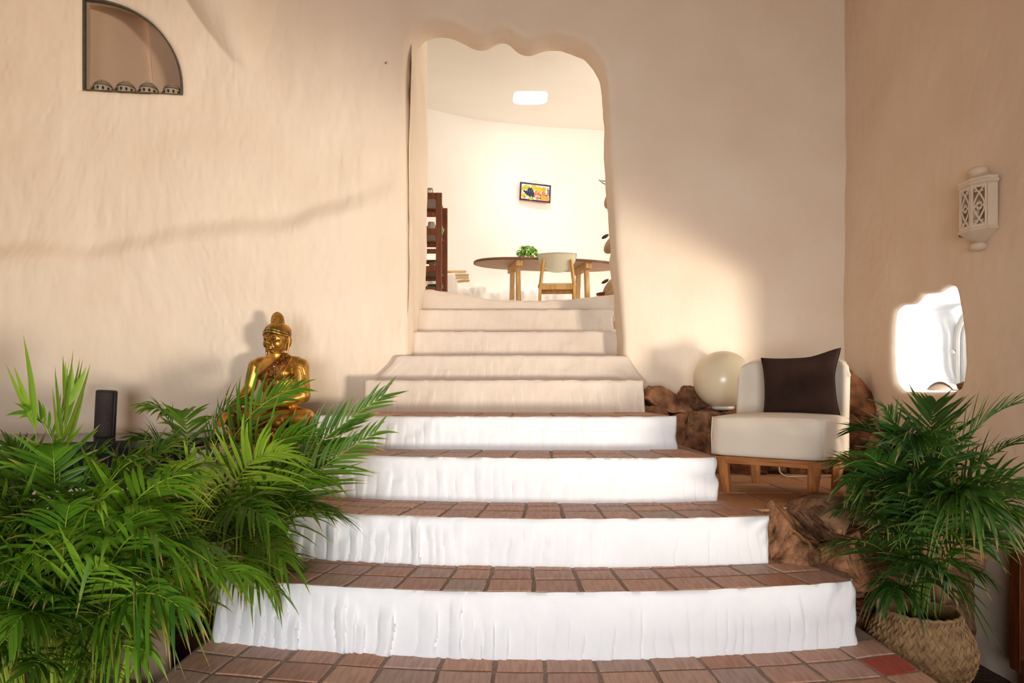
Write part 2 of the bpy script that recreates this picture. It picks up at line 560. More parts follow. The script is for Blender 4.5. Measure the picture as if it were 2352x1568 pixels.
def wall_relief(X, Z):
    """how far the hand-modelled plaster stands out towards the room"""
    X = np.asarray(X, float); Z = np.asarray(Z, float)
    left = sstep(0.9, -0.3, X)
    d = 0.035 * fbm(X * 0.9, Z * 0.8, 3.1, 3, 5)
    w = 0.04 * vnoise(X * 3, Z * 2, 0, 9)
    patch = 0.35 + 0.65 * sstep(-0.3, 0.5, vnoise(X * 1.6, Z * 1.3, 0, 14))
    d += (0.0075 * left + 0.0015) * vnoise((X + w) * 8, Z * 3.0, 0.5, 11) * patch
    d += (0.0040 * left + 0.0012) * vnoise((X + w) * 20, Z * 7, 2.5, 12) * patch
    d += (0.0020 * left + 0.001) * vnoise((X + w) * 44, Z * 18, 4.5, 13)
    # long swelling below the bed joint that climbs to the right
    zr = np.interp(X, [-3.4, -2.75, -2.2, -1.5, -1.1, -0.7], [0.86, 0.90, 1.0, 1.12, 1.24, 1.42])
    zr = zr + 0.03 * vnoise(X * 3.2, 0.3, 0, 21)
    fade = sstep(-0.62, -1.25, X)
    below = zr - Z
    d += 0.085 * fade * sstep(-0.10, 0.09, below) * np.exp(-np.clip(below, 0, None) / 0.65)
    # tongue shaped corbel at the top
    t = np.clip((Z - 2.16) / 0.55, 0, 3)
    cx = -1.78 - 0.20 * t ** 0.8
    wd = np.where(X < cx, 0.03 + 0.25 * t ** 0.75, 0.04 + 0.36 * t ** 0.75)
    q = np.clip(1 - ((X - cx) / wd) ** 2, 0, 1)
    d += np.where(t > 0, 0.26 * np.minimum(t, 1.5) ** 0.9 * np.where(X < cx, q ** 1.0, q ** 1.5), 0)
    # gentle outward flare at the foot next to the stairs
    d += 0.10 * sstep(0.45, -0.2, Z) * sstep(-2.2, -0.8, X) * sstep(1.6, 0.9, X)
    return d


def rect_border(x0, x1, z0, z1, sp):
    nx = max(2, int(round((x1 - x0) / sp))); nz = max(2, int(round((z1 - z0) / sp)))
    b = []
    b += [(x0 + (x1 - x0) * i / nx, z0) for i in range(nx)]
    b += [(x1, z0 + (z1 - z0) * i / nz) for i in range(nz)]
    b += [(x1 - (x1 - x0) * i / nx, z1) for i in range(nx)]
    b += [(x0, z1 - (z1 - z0) * i / nz) for i in range(nz)]
    return np.array(b)


def densify(poly, sp):
    out = []
    n = len(poly)
    for i in range(n):
        a = np.array(poly[i], float); b = np.array(poly[(i + 1) % n], float)
        k = max(1, int(np.linalg.norm(b - a) / sp))
        for j in range(k): out.append(a + (b - a) * j / k)
    return np.array(out)


def smooth_closed(poly, it):
    p = np.array(poly, float)
    for _ in range(it):
        p = 0.5 * p + 0.25 * (np.roll(p, 1, 0) + np.roll(p, -1, 0))
    return p


def hole_hits(border, hole, c):
    """for every border point, the point of the hole outline on the ray from c"""
    c = np.array(c, float)
    A = hole; B = np.roll(hole, -1, 0)
    res = []
    for p in border:
        d = p - c
        e = B - A
        den = d[0] * e[:, 1] - d[1] * e[:, 0]
        den = np.where(np.abs(den) < 1e-12, 1e-12, den)
        w = A - c
        t = (w[:, 0] * e[:, 1] - w[:, 1] * e[:, 0]) / den
        s = (w[:, 0] * d[1] - w[:, 1] * d[0]) / den
        ok = (t > 0) & (s >= -1e-9) & (s <= 1 + 1e-9)
        tt = t[ok].min() if ok.any() else 0.3
        res.append(c + d * tt)
    return np.array(res)


def holed_patch(border, hole, c, sdist, step):
    """grid of (K, M, 2) from the hole outline (m=0) out to the border"""
    H = hole_hits(border, hole, c)
    dv = border - H
    L = np.linalg.norm(dv, axis=1)
    n = dv / L[:, None]
    M_ = int(L.max() / step)
    rows = [H + n * np.minimum(s, L * 0.5)[:, None] for s in sdist]
    s0 = np.minimum(sdist[-1], L * 0.5)
    for k in range(1, M_ + 1):
        t = (k / M_)
        rows.append(H + n * (s0 + (L - s0) * t)[:, None])
    S = np.stack([np.linalg.norm(r - H, axis=1) for r in rows], 1)
    return np.stack(rows, 1), S


def patch_faces(K, Mn, off=0, flip=False):
    k = np.arange(K)[:, None]; m = np.arange(Mn - 1)[None, :]
    k2 = (k + 1) % K
    q = np.stack([k * Mn + m, k2 * Mn + m, k2 * Mn + m + 1, k * Mn + m + 1], -1).reshape(-1, 4) + off
    return q[:, ::-1] if flip else q


def px_to_wall(pts, d):
    return [((x - 1176) / F * d, (HZ - y) / F * d) for x, y in pts]


# ---- wall_back with the scalloped archway and the quarter-round window
arch_px = [(934, 870), (934, 660), (933, 500), (931, 300), (930, 170), (934, 112), (946, 72), (964, 48), (986, 37), (1010, 36), (1036, 41),
           (1062, 53), (1084, 65), (1102, 69), (1120, 65), (1138, 56), (1154, 50), (1168, 53), (1186, 68), (1204, 78), (1224, 80),
           (1246, 74), (1270, 66), (1296, 67), (1322, 73), (1352, 88), (1375, 110), (1391, 142), (1398, 185), (1400, 240),
           (1402, 330), (1408, 420), (1413, 500), (1418, 600), (1424, 690), (1430, 770), (1430, 870)]
arch = px_to_wall(arch_px, 4.72)
arch = smooth_closed(densify(arch, 0.012), 3)
SEAM = -1.60
ZT = 3.35
bA = rect_border(SEAM, 2.40, GROUND, ZT, 0.025)
gA, sA = holed_patch(bA, arch, (0.0, 1.25), [0, 0.004, 0.010, 0.018, 0.03, 0.045, 0.06], 0.03)
RND = 0.055


def wall_points(g, s, rnd):
    X = g[..., 0]; Z = g[..., 1]
    y = wall_y(X) - wall_relief(X, Z)
    q = np.clip(rnd - s, 0, rnd)
    y = y + (rnd - np.sqrt(np.maximum(rnd * rnd - q * q, 0)))
    return np.stack([X, y, Z], -1)


wA = wall_points(gA, sA, RND)
K, Mn, _ = wA.shape
verts = [wA.reshape(-1, 3)]
faces = [patch_faces(K, Mn)]
off = K * Mn
# soffit and jambs: rings going back
rings = [wA[:, 0, :]]
for j, dy in enumerate((0.0, 0.04, 0.09, 0.14, 0.2)):
    r = wA[:, 0, :].copy()
    base = 4.75 + 0.08
    wav = 0.012 * vnoise(r[:, 0] * 9, r[:, 2] * 9, j * 0.7, 31)
    cx, cz = 0.0, 1.25
    dirx = r[:, 0] - cx; dirz = r[:, 2] - cz
    ln_ = np.hypot(dirx, dirz)
    k_ = (0.02 * math.sin(math.pi * dy / 0.2) + wav * min(1, dy / 0.05)) / ln_
    r[:, 0] -= dirx * k_; r[:, 2] -= dirz * k_
    r[:, 1] = np.maximum(r[:, 1] + dy, r[:, 1])
    rings.append(r)
R_ = np.stack(rings[1:], 1)
verts.append(R_.reshape(-1, 3))
faces.append(patch_faces(K, R_.shape[1], off, True))
off += K * R_.shape[1]

qw_c = (-2.80, 2.08)
qx0, qx1, qz0 = -2.862, -2.238, 1.985
quarter = [(qx0, qz0), (qx1, qz0)]
for i in range(0, 25):
    a = math.pi / 2 * i / 24
    quarter.append((qx1 - (qx1 - qx0) * (1 - math.cos(a)) if False else qx0 + (qx1 - qx0) * math.cos(a) ** 0.92, qz0 + 0.03 + 0.585 * math.sin(a) ** 0.95))
quarter = densify(quarter, 0.01)
bB = rect_border(-4.1, SEAM, GROUND, ZT, 0.025)
gB, sB = holed_patch(bB, quarter, (-2.60, 2.20), [0, 0.006, 0.014, 0.026, 0.045], 0.03)
wB = wall_points(gB, sB, 0.04)
K2, Mn2, _ = wB.shape
verts.append(wB.reshape(-1, 3)); faces.append(patch_faces(K2, Mn2, off)); off += K2 * Mn2
# reveal of the quarter window
r0 = wB[:, 0, :]
Rq = np.stack([r0, r0 + np.array([0, 0.02, 0]), r0 + np.array([0, 0.05, 0])], 1)
verts.append(Rq.reshape(-1, 3)); faces.append(patch_faces(K2, 3, off, True)); off += K2 * 3
vv = np.concatenate(verts); ff = np.concatenate(faces)
wall_back = mk('wall_back', vv, ff, M['wall'])
bm = bmesh.new(); bm.from_mesh(wall_back.data)
bmesh.ops.remove_doubles(bm, verts=bm.verts, dist=0.0006)
bmesh.ops.recalc_face_normals(bm, faces=bm.faces)
bm.to_mesh(wall_back.data); bm.free()
wall_back.data.polygons.foreach_set('use_smooth', [True] * len(wall_back.data.polygons))
tag(wall_back, 'hand plastered peach wall with scalloped archway and quarter-round window', kind='structure')

# glazed recess behind the quarter window
w1 = empty('window_1', (0, 0, 0)); tag(w1, 'quarter-round glazed recess high on the plaster wall', kind='structure')
ry = 4.62
mb = MB()
x0, x1, z0, z1, yb = -3.02, -2.12, 1.984, 2.75, 5.15
xm = -2.70
mb.add([(x0, ry, z0), (x1, ry, z0), (x1, yb, z0), (x0, yb, z0)], [(0, 1, 2, 3)])
mb.add([(x0, ry, z1), (x1, ry, z1), (x1, yb, z1), (x0, yb, z1)], [(3, 2, 1, 0)])
mb.add([(x1, ry, z0), (x1, yb, z0), (x1, yb, z1), (x1, ry, z1)], [(3, 2, 1, 0)])
mb.add([(x0, ry, z0), (xm, yb, z0), (xm, yb, z1), (x0, ry, z1)], [(0, 1, 2, 3)])
mb.add([(xm, yb, z0), (x1, yb, z0), (x1, yb - 0.12, z1), (xm, yb - 0.12, z1)], [(0, 1, 2, 3)])
mb.build('recess', M['niche'], w1, smooth=False)
# frame strip and pane follow the opening
qd = quarter[::2]
qy = lambda x: float(wall_y(x)) + 0.035
ctr = qd.mean(0)
inner = ctr + (qd - ctr) * 0.972
outer = ctr + (qd - ctr) * 1.012
n = len(qd)
fv = []; ffc = []
for i in range(n):
    for p, dy in ((outer[i], -0.006), (inner[i], -0.006), (inner[i], 0.02), (outer[i], 0.02)):
        fv.append((p[0], qy(p[0]) + dy, p[1]))
for i in range(n):
    j = (i + 1) % n
    for a in range(4):
        b = (a + 1) % 4
        ffc.append((i * 4 + a, j * 4 + a, j * 4 + b, i * 4 + b))
mk('frame', fv, ffc, M['frame_dark'], w1, smooth=False)
pane_v = [(p[0], qy(p[0]) + dy, p[1]) for dy in (0.006, 0.010) for p in inner]
mk('pane', pane_v, [tuple(range(n)), tuple(range(2 * n - 1, n - 1, -1))], M['glass'], w1, smooth=False)

# ---- wall_right with the rough window niche and the doorway (outside the picture, towards the camera)
WR = 2.354
niche_px = [(2050, 742), (2054, 712), (2068, 700), (2092, 698), (2104, 688), (2112, 675), (2130, 674), (2146, 672), (2160, 662), (2174, 656),
            (2186, 660), (2195, 680), (2200, 715), (2205, 775), (2208, 835), (2206, 870), (2198, 892), (2180, 900), (2120, 901), (2070, 899),
            (2054, 880), (2049, 845), (2048, 795)]
niche = []
for x, y in niche_px:
    d = WR * F / (x - 1176)
    niche.append((d, (HZ - y) / F * d))
niche = smooth_closed(densify(niche, 0.012), 2)
nc = niche.mean(0)
DOOR_Y0, DOOR_Y1, DOOR_Z = -3.4, 2.7, 0.45
YS = 2.75
bR = rect_border(YS, 4.9, GROUND, ZT, 0.03)
gR, sR = holed_patch(bR, niche, nc, [0, 0.006, 0.014, 0.025, 0.04], 0.04)


def rw(Yv, Zv):
    return WR - 0.018 * fbm(Yv * 0.9, Zv * 0.9, 7.7, 3, 41) - 0.0035 * vnoise(Yv * 8, Zv * 7, 1.2, 43) - 0.0016 * vnoise(Yv * 24, Zv * 22, 1.2, 44)


q = np.clip(0.03 - sR, 0, 0.03)
wR = np.stack([rw(gR[..., 0], gR[..., 1]) + (0.03 - np.sqrt(np.maximum(0.0009 - q * q, 0))), gR[..., 0], gR[..., 1]], -1)
K, Mn, _ = wR.shape
vs = [wR.reshape(-1, 3)]; fs = [patch_faces(K, Mn, 0, True)]; off = K * Mn
mi = [0] * (K * (Mn - 1))
rings = []
for dx, sc in ((0, 1.0), (0.05, 1.0), (0.12, 1.02), (0.25, 1.06), (0.40, 1.10)):
    r = wR[:, 0, :].copy(); r[:, 0] += dx
    r[:, 1] = nc[0] + (r[:, 1] - nc[0]) * sc; r[:, 2] = nc[1] + (r[:, 2] - nc[1]) * (1 + (sc - 1) * 0.3)
    rings.append(r)
R_ = np.stack(rings, 1)
vs.append(R_.reshape(-1, 3)); fs.append(patch_faces(K, len(rings), off, False))
mi += [1] * (K * (len(rings) - 1)); off += K * len(rings)
# rest of the wall, around the doorway
mbx = MB()
def rpanel(y0, y1, z0, z1):
    mbx.box((WR + 0.15, (y0 + y1) / 2, (z0 + z1) / 2), (0.30, y1 - y0, z1 - z0))
rpanel(DOOR_Y1, YS, GROUND, ZT)
rpanel(DOOR_Y0, DOOR_Y1, DOOR_Z, ZT)
rpanel(DOOR_Y0, DOOR_Y1, GROUND, -0.80)  # unseen sill added to keep the low light off basket and rocks
rpanel(-3.6, DOOR_Y0, GROUND, ZT)
fs.append(np.array(mbx.f) + off); vs.append(np.array(mbx.v)); mi += [0] * len(mbx.f)
wall_right = mk('wall_right', np.concatenate(vs), np.concatenate(fs), [M['wall_r'], M['white']], smooth=True, midx=mi, sharp=60)
tag(wall_right, 'smooth beige plaster wall on the right with a rough window niche', kind='structure')

w2 = empty('window_2', (WR + 0.4, nc[0], nc[1])); tag(w2, 'small arched window deep in the right-hand wall niche', kind='structure')
# outer sheet around the arched sash
xo = 0.02
ay0, ay1 = -0.26, 0.36
az0, az1 = nc[1] - 0.0, 0
def arch_pts(hw, hb, ht, cy=0.05, n=14):
    pts = [(cy + hw, hb)]
    for i in range(n + 1):
        a = math.pi * i / n
        pts.append((cy + hw * math.cos(a), ht + hw * 0.75 * math.sin(a)))
    pts.append((cy - hw, hb))
    return pts
fb = -0.27
ap = arch_pts(0.30, fb, 0.05)
fr = MB(); fr.tube([(xo, y, z) for y, z in ap] + [(xo, ap[0][0], ap[0][1])], 0.020, 8, cap=False); fr.build('window_frame', M['upvc'], w2)
sh = MB(); sh.tube([(xo - 0.02, y, z) for y, z in arch_pts(0.262, fb + 0.03, 0.05)], 0.011, 8); sh.build('sash', M['upvc'], w2)
hd = MB(); hd.tube([(xo - 0.03, 0.05 + 0.27, -0.02), (xo - 0.06, 0.05 + 0.27, -0.02), (xo - 0.075, 0.05 + 0.22, -0.03)], 0.008, 8); hd.build('handle', M['upvc'], w2)
apg = arch_pts(0.285, fb, 0.05)
mk('pane', [(xo, y, z) for y, z in apg] + [(xo + 0.005, y, z) for y, z in apg], [tuple(range(len(apg))), tuple(range(2 * len(apg) - 1, len(apg) - 1, -1))], M['glass'], w2, smooth=False)

# ---- rest of the room shell
def slab(name, c, s, mat, label):
    o = MB().box(c, s).build(name, mat, smooth=False)
    tag(o, label, kind='structure'); return o
slab('floor', (-0.85, 0.9, GROUND - 0.1), (6.7, 9.4, 0.2), M['soil_floor'], 'dark earthen floor below the stairs')
slab('wall_left', (-4.15, 0.4, 0.95), (0.2, 8.2, 4.9), M['wall'], 'plaster wall on the left beyond the picture')
slab('wall_front', (-0.75, -3.7, 0.95), (7.0, 0.2, 4.9), M['wall'], 'plaster wall behind the camera')
slab('ceiling', (-0.75, 0.6, ZT + 0.1), (7.0, 8.6, 0.2), M['wall'], 'plaster ceiling above the stair hall')
# sunlit terrace beyond the doorway
slab('floor_terrace', (5.2, -2.6, GROUND - 0.06), (5.0, 9.6, 0.12), M['tile_floor'], 'terrace paving outside the doorway')

# ---- upper room
plan = [(-2.3, 6.0), (-2.25, 6.6), (-2.0, 7.3), (-1.6, 8.0), (-1.15, 8.45), (-0.6, 8.78), (0.0, 9.0), (0.6, 9.14), (1.3, 9.22), (2.0, 9.1),
        (2.6, 8.6), (2.95, 7.9), (3.05, 6.8), (3.05, 5.05)]
FIN = 0.70


def catmull(pts, per=8):
    p = [np.array(a, float) for a in pts]
    p = [2 * p[0] - p[1]] + p + [2 * p[-1] - p[-2]]
    out = []
    for i in range(1, len(p) - 2):
        for k in range(per):
            t = k / per
            out.append(0.5 * ((2 * p[i]) + (-p[i - 1] + p[i + 1]) * t + (2 * p[i - 1] - 5 * p[i] + 4 * p[i + 1] - p[i + 2]) * t * t + (-p[i - 1] + 3 * p[i] - 3 * p[i + 1] + p[i + 2]) * t ** 3))
    out.append(p[-2])
    return np.array(out)


pl = catmull(plan, 10)


def ceil_z(Yv):
    return 3.10 + 0.40 * sstep(5.6, 8.6, Yv)


nz = 40
zz = np.linspace(FIN - 0.05, 1.0, nz)
vs = []
for k in range(nz):
    t = k / (nz - 1)
    z = FIN - 0.05 + (ceil_z(pl[:, 1]) + 0.05 - FIN + 0.05) * t
    bul = 0.02 * fbm(pl[:, 0] * 0.8 + pl[:, 1] * 0.6, z * 0.8, 2.2, 3, 51)
    vs.append(np.stack([pl[:, 0] + bul, pl[:, 1] - bul, z], 1))
nP = len(pl)
vs = np.concatenate(vs)
fs = [(k * nP + i, k * nP + i + 1, (k + 1) * nP + i + 1, (k + 1) * nP + i) for k in range(nz - 1) for i in range(nP - 1)]
wall_in = mk('wall_inner', vs, fs, M['wall_in']); tag(wall_in, 'bright curved white wall of the upper dining room', kind='structure')

# side wall that continues the left jamb into the upper room
mb = MB()
def jamb(u, v):
    # from behind the arch (y=4.86) to y=6.0, then round the corner to the left
    L = u * 2.9
    if L < 1.05: x, y = -0.722 + 0.006 * math.sin(L * 3), 4.79 + L
    elif L < 1.35:
        a = (L - 1.05) / 0.3 * math.pi / 2
        x, y = -0.722 - 0.12 * (1 - math.cos(a)), 5.84 + 0.12 * math.sin(a)
    else: x, y = -0.842 - (L - 1.35), 5.96
    zt = 3.30
    z = 0.3 + (zt - 0.3) * v
    n_ = 0.014 * float(fbm(x * 2 + y * 2, z * 1.2, 5, 3, 61)) + 0.004 * float(vnoise(x * 14 + y * 14, z * 6, 5, 62))
    n_ -= 0.02 * max(0.0, 1 - v * 3) 
    return (x + n_ , y, z)
mb.grid(jamb, 70, 60)
o = mb.build('wall_jamb', M['wall']); tag(o, 'deep plastered left jamb of the archway', kind='structure')
# right return of the arch wall towards the upper room
mb = MB()
mb.grid(lambda u, v: (0.78 + 2.3 * u, 4.98, 0.3 + 2.9 * v), 4, 4)
mb.grid(lambda u, v: (-2.35 + 1.5 * u, 6.05, 0.3 + 2.9 * v), 4, 4)
mb.grid(lambda u, v: (-0.78 + 1.6 * u, 5.0, 2.74 + 0.5 * v), 4, 4)
o = mb.build('wall_return', M['wall_in']); tag(o, 'back side of the arch wall in the upper room', kind='structure')

# ceiling of the upper room with the skylight hole
skx, sky, skw, skd = 0.22, 8.12, 0.205, 0.25
hole = []
for i in range(48):
    a = 2 * math.pi * i / 48
    c_, s_ = math.cos(a), math.sin(a)
    e = 0.45
    hole.append((skx + skw * math.copysign(abs(c_) ** e, c_) * (1 + 0.02 * math.sin(5 * a)), sky + skd * math.copysign(abs(s_) ** e, s_)))
hole = np.array(hole)
bC = rect_border(-2.4, 3.1, 4.8, 9.4, 0.1)
gC, sC = holed_patch(bC, hole, (skx, sky), [0, 0.01, 0.03], 0.12)
zc = ceil_z(gC[..., 1]) + 0.012 * fbm(gC[..., 0] * 1.2, gC[..., 1] * 1.2, 0.3, 3, 71)
wC = np.stack([gC[..., 0], gC[..., 1], zc], -1)
K, Mn, _ = wC.shape
vs = [wC.reshape(-1, 3)]; fs = [patch_faces(K, Mn)]; off = K * Mn
R_ = np.stack([wC[:, 0] + np.array([0, 0, h]) for h in (0, 0.15, 0.32, 0.5)], 1)
vs.append(R_.reshape(-1, 3)); fs.append(patch_faces(K, 4, off, True))
o = mk('ceiling_inner', np.concatenate(vs), np.concatenate(fs), M['wall_in']); tag(o, 'pale vaulted ceiling of the upper room with a square skylight', kind='structure')
slab('floor_inner', (0.4, 7.6, FIN - 0.1), (5.4, 3.6, 0.2), M['floor_pale'], 'tiled floor of the upper dining room')

# rough whitewashed rock foot of the upper room wall
mb = MB()
def plinth(u, v):
    i = u * (nP - 1); k = min(int(i), nP - 2); f = i - k
    p = pl[k] * (1 - f) + pl[k + 1] * f
    t = pl[k + 1] - pl[k]; t = t / np.linalg.norm(t)
    nrm = np.array([t[1], -t[0]])
    top = 1.30 + 0.03 * float(vnoise(u * 40, 0, 0, 81)) + 0.02 * float(vnoise(u * 110, 0, 0, 82))
    prof = [(0.24, FIN - 0.05), (0.22, 0.9), (0.20, 1.1), (0.17, top - 0.03), (0.10, top), (-0.05, top + 0.02)]
    x = v * (len(prof) - 1); a = min(int(x), len(prof) - 2); g = x - a
    dd = prof[a][0] * (1 - g) + prof[a + 1][0] * g
    z = prof[a][1] * (1 - g) + prof[a + 1][1] * g
    dd += 0.045 * float(fbm(u * 75, z * 9, 1, 5, 83, 0.62)) * (1 if v < 0.95 else 0)
    q = p + nrm * dd
    return (q[0], q[1], z)
mb.grid(plinth, 260, 14)
o = mb.build('baseboard_inner', M['wall_in']); tag(o, 'rough whitewashed rock footing around the upper room', kind='structure')

# ================================================================== STAIRCASE
Zt = [-0.955, -0.727, -0.536, -0.331, -0.154, 0.048, 0.221, 0.416, 0.618]
stairs = empty('staircase', (0.1, 2.4, GROUND))
tag(stairs, 'broad curved plaster staircase with terracotta tiled treads leading to the archway', 'stairs')
# d at the crown, xc, R, left, right
STEP = [(1.55, 0.15, 60.0, -1.16, 1.385), (2.405, 0.16, 4.7, -1.14, 1.295), (2.765, 0.30, 4.4, -1.02, 1.085), (3.175, 0.36, 4.2, -1.78, 0.985),
        (3.615, 0.30, 6.5, -1.10, 0.885), (4.26, 0.10, 14.0, -0.945, 0.835), (4.63, 0.0, 20.0, -0.80, 0.80), (5.0, 0.0, 40.0, -0.80, 0.82),
        (5.35, 0.0, 40.0, -0.76, 0.80)]


def yfront(i, X):
    d, xc, R, a, b = STEP[i]
    if i == 0: return d + 0 * np.asarray(X, float)
    r = np.asarray(X, float) - xc
    return d + r * r / (2 * R)


def make_step(i):
    d, xc, R, XL, XR = STEP[i]
    zb = (Zt[i - 1] if i else GROUND) - 0.012
    zt = Zt[i]
    nu = int((XR - XL) / 0.0055); nv = 16
    a = np.linspace(XL, XR, nu + 1)
    back = (STEP[i + 1][0] + 0.55) if i < 8 else 6.2
    if i == 0: back = 3.2
    seed = 100 + i * 7
    v = np.linspace(0, 1, nv + 1)
    A, Vv = np.meshgrid(a, v, indexing='ij')
    H = zt - zb
    z = zb + H * Vv
    # finger-drawn flutes: convex strips with sharp creases between, strongest on the left
    wob = 0.012 * vnoise(A * 6, z * 7, 0, seed) + 0.006 * vnoise(A * 26, z * 22, 0, seed + 1)
    sp = 0.050
    t = (A + wob) / sp + 0.9 * vnoise(A * 4.3, 0, 0, seed + 2)
    cell = np.floor(t); f = t - cell
    amp_c = np.clip(0.62 + 0.55 * _h(cell.astype(np.int64), np.int64(3), np.int64(1), seed + 3), 0.22, 1.2)
    len_c = 0.75 + 0.25 * _h(cell.astype(np.int64), np.int64(5), np.int64(2), seed + 9)
    strength = np.interp(a, [XL, XL + 0.30 * (XR - XL), XL + 0.55 * (XR - XL), XR], [1.0, 0.9, 0.42, 0.22])[:, None]
    if i >= 5: strength = 0.22 + 0 * strength
    if i == 4: strength = strength * 0.7
    band = sstep(0.0, 0.06, Vv) * sstep(1.0 * len_c, 0.70 * len_c, Vv) + 0.06
    crease = np.exp(-((f - 0.5) / 0.10) ** 2) * 0.5 + (1 - np.abs(2 * f - 1)) * 0.5
    side = f                                   # each stroke rises to one side and breaks off
    flute = (0.45 * (1 - np.abs(2 * f - 1) ** 4) + 0.55 * side ** 1.3) * amp_c * 0.030 * strength * band
    flute += 0.0035 * fbm(A * 12, z * 14, 0, 3, seed + 4) + 0.006 * vnoise(A * 2.2, 0, 0, seed + 5)
    flare = 0.022 * (1 - Vv) ** 3 if i < 5 else 0.05 * (1 - Vv) ** 2.2
    top_round = 0.012 * sstep(0.90, 1.0, Vv) ** 2
    yf = yfront(i, A) - flute - flare + top_round
    # soft vertical corners at both ends
    e = np.minimum(A - XL, XR - A)
    er = 0.03
    qq = np.clip(er - e, 0, er)
    yf = yf + (er - np.sqrt(np.maximum(er * er - qq * qq, 0)))
    X = A.copy()
    # ragged outer ends
    X += np.where(A > XR - 0.02, 0.010 * vnoise(z * 22, i * 3.3, 0, seed + 6), 0)
    if i == 6:  # ends sweep into the wall
        X = np.where(A < -0.5, A - 0.16 * (1 - Vv) ** 1.2 * sstep(-0.5, -0.8, A), X)
        X = np.where(A > 0.5, A + 0.12 * (1 - Vv) ** 1.2 * sstep(0.5, 0.8, A), X)
    ztop = zt + 0.002 * vnoise(a * 18, 0, 0, seed + 8) - 0.001
    z[:, -1] = ztop
    cols = []
    b0 = np.full(nu + 1, back)
    cols.append(np.stack([a, b0, np.full(nu + 1, zb)], 1))
    for j in range(nv + 1): cols.append(np.stack([X[:, j], yf[:, j], z[:, j]], 1))
    yl = yfront(i, a) + 0.014 + (er - np.sqrt(np.maximum(er * er - qq[:, 0] ** 2, 0)))
    cols.append(np.stack([a, yl, ztop], 1))
    cols.append(np.stack([a, yl + 0.001, np.full(nu + 1, zt - 0.0035)], 1))
    cols.append(np.stack([a, b0, np.full(nu + 1, zt - 0.0035)], 1))
    G = np.stack(cols, 1)
    nm = G.shape[1]
    vs = G.reshape(-1, 3)
    k = np.arange(nu)[:, None]; m = np.arange(nm - 1)[None, :]
    q = np.stack([k * nm + m, (k + 1) * nm + m, (k + 1) * nm + m + 1, k * nm + m + 1], -1).reshape(-1, 4)
    mi = np.tile(np.array([0] * (nm - 3) + [1, 1]), nu).tolist()
    fs = q.tolist()
    fs.append(list(range(nm))); fs.append([nu * nm + x for x in range(nm)][::-1]); mi += [0, 0]
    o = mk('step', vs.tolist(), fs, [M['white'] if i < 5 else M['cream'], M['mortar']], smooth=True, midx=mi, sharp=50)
    o.parent = stairs
    o.matrix_parent_inverse = Matrix.Translation(-Vector(stairs.location))
    return o


def tile_mesh(c4, z, th, cham, jit, name, mat, parent, rnd):
    """an uneven hand-made tile: 8-sided outline, chamfered, on its four plan corners"""
    ring = []
    for k in range(4):
        a = np.array(c4[k]); b = np.array(c4[(k + 1) % 4])
        ring.append(a + rnd.uniform(-jit, jit, 2) * 0.6)
        ring.append((a + b) / 2 + rnd.uniform(-jit, jit, 2))
    ring = np.array(ring); c = ring.mean(0)
    tilt = rnd.uniform(-0.011, 0.011, 2)
    dv = ring - c; ln_ = np.linalg.norm(dv, axis=1)[:, None]
    ins = ring - dv / ln_ * cham
    vs = []
    for p in ins:
        vs.append((p[0], p[1], z + float((p - c) @ tilt)))
    for p in ring:
        vs.append((p[0], p[1], z + float((p - c) @ tilt) - cham * 0.7))
    for p in ring:
        vs.append((p[0], p[1], z - th))
    fs = [tuple(range(8))]
    for k in range(8):
        k2 = (k + 1) % 8
        fs.append((8 + k, 8 + k2, k2, k)); fs.append((16 + k, 16 + k2, 8 + k2, 8 + k))
    cc = Vector((c[0], c[1], z))
    o = mk(name, [Vector(p) - cc for p in vs], fs, mat, smooth=False)
    o.location = cc
    if parent:
        o.parent = parent
        o.matrix_parent_inverse = parent.matrix_basis.inverted() if parent.parent is None else Matrix.Identity(4)
    return o


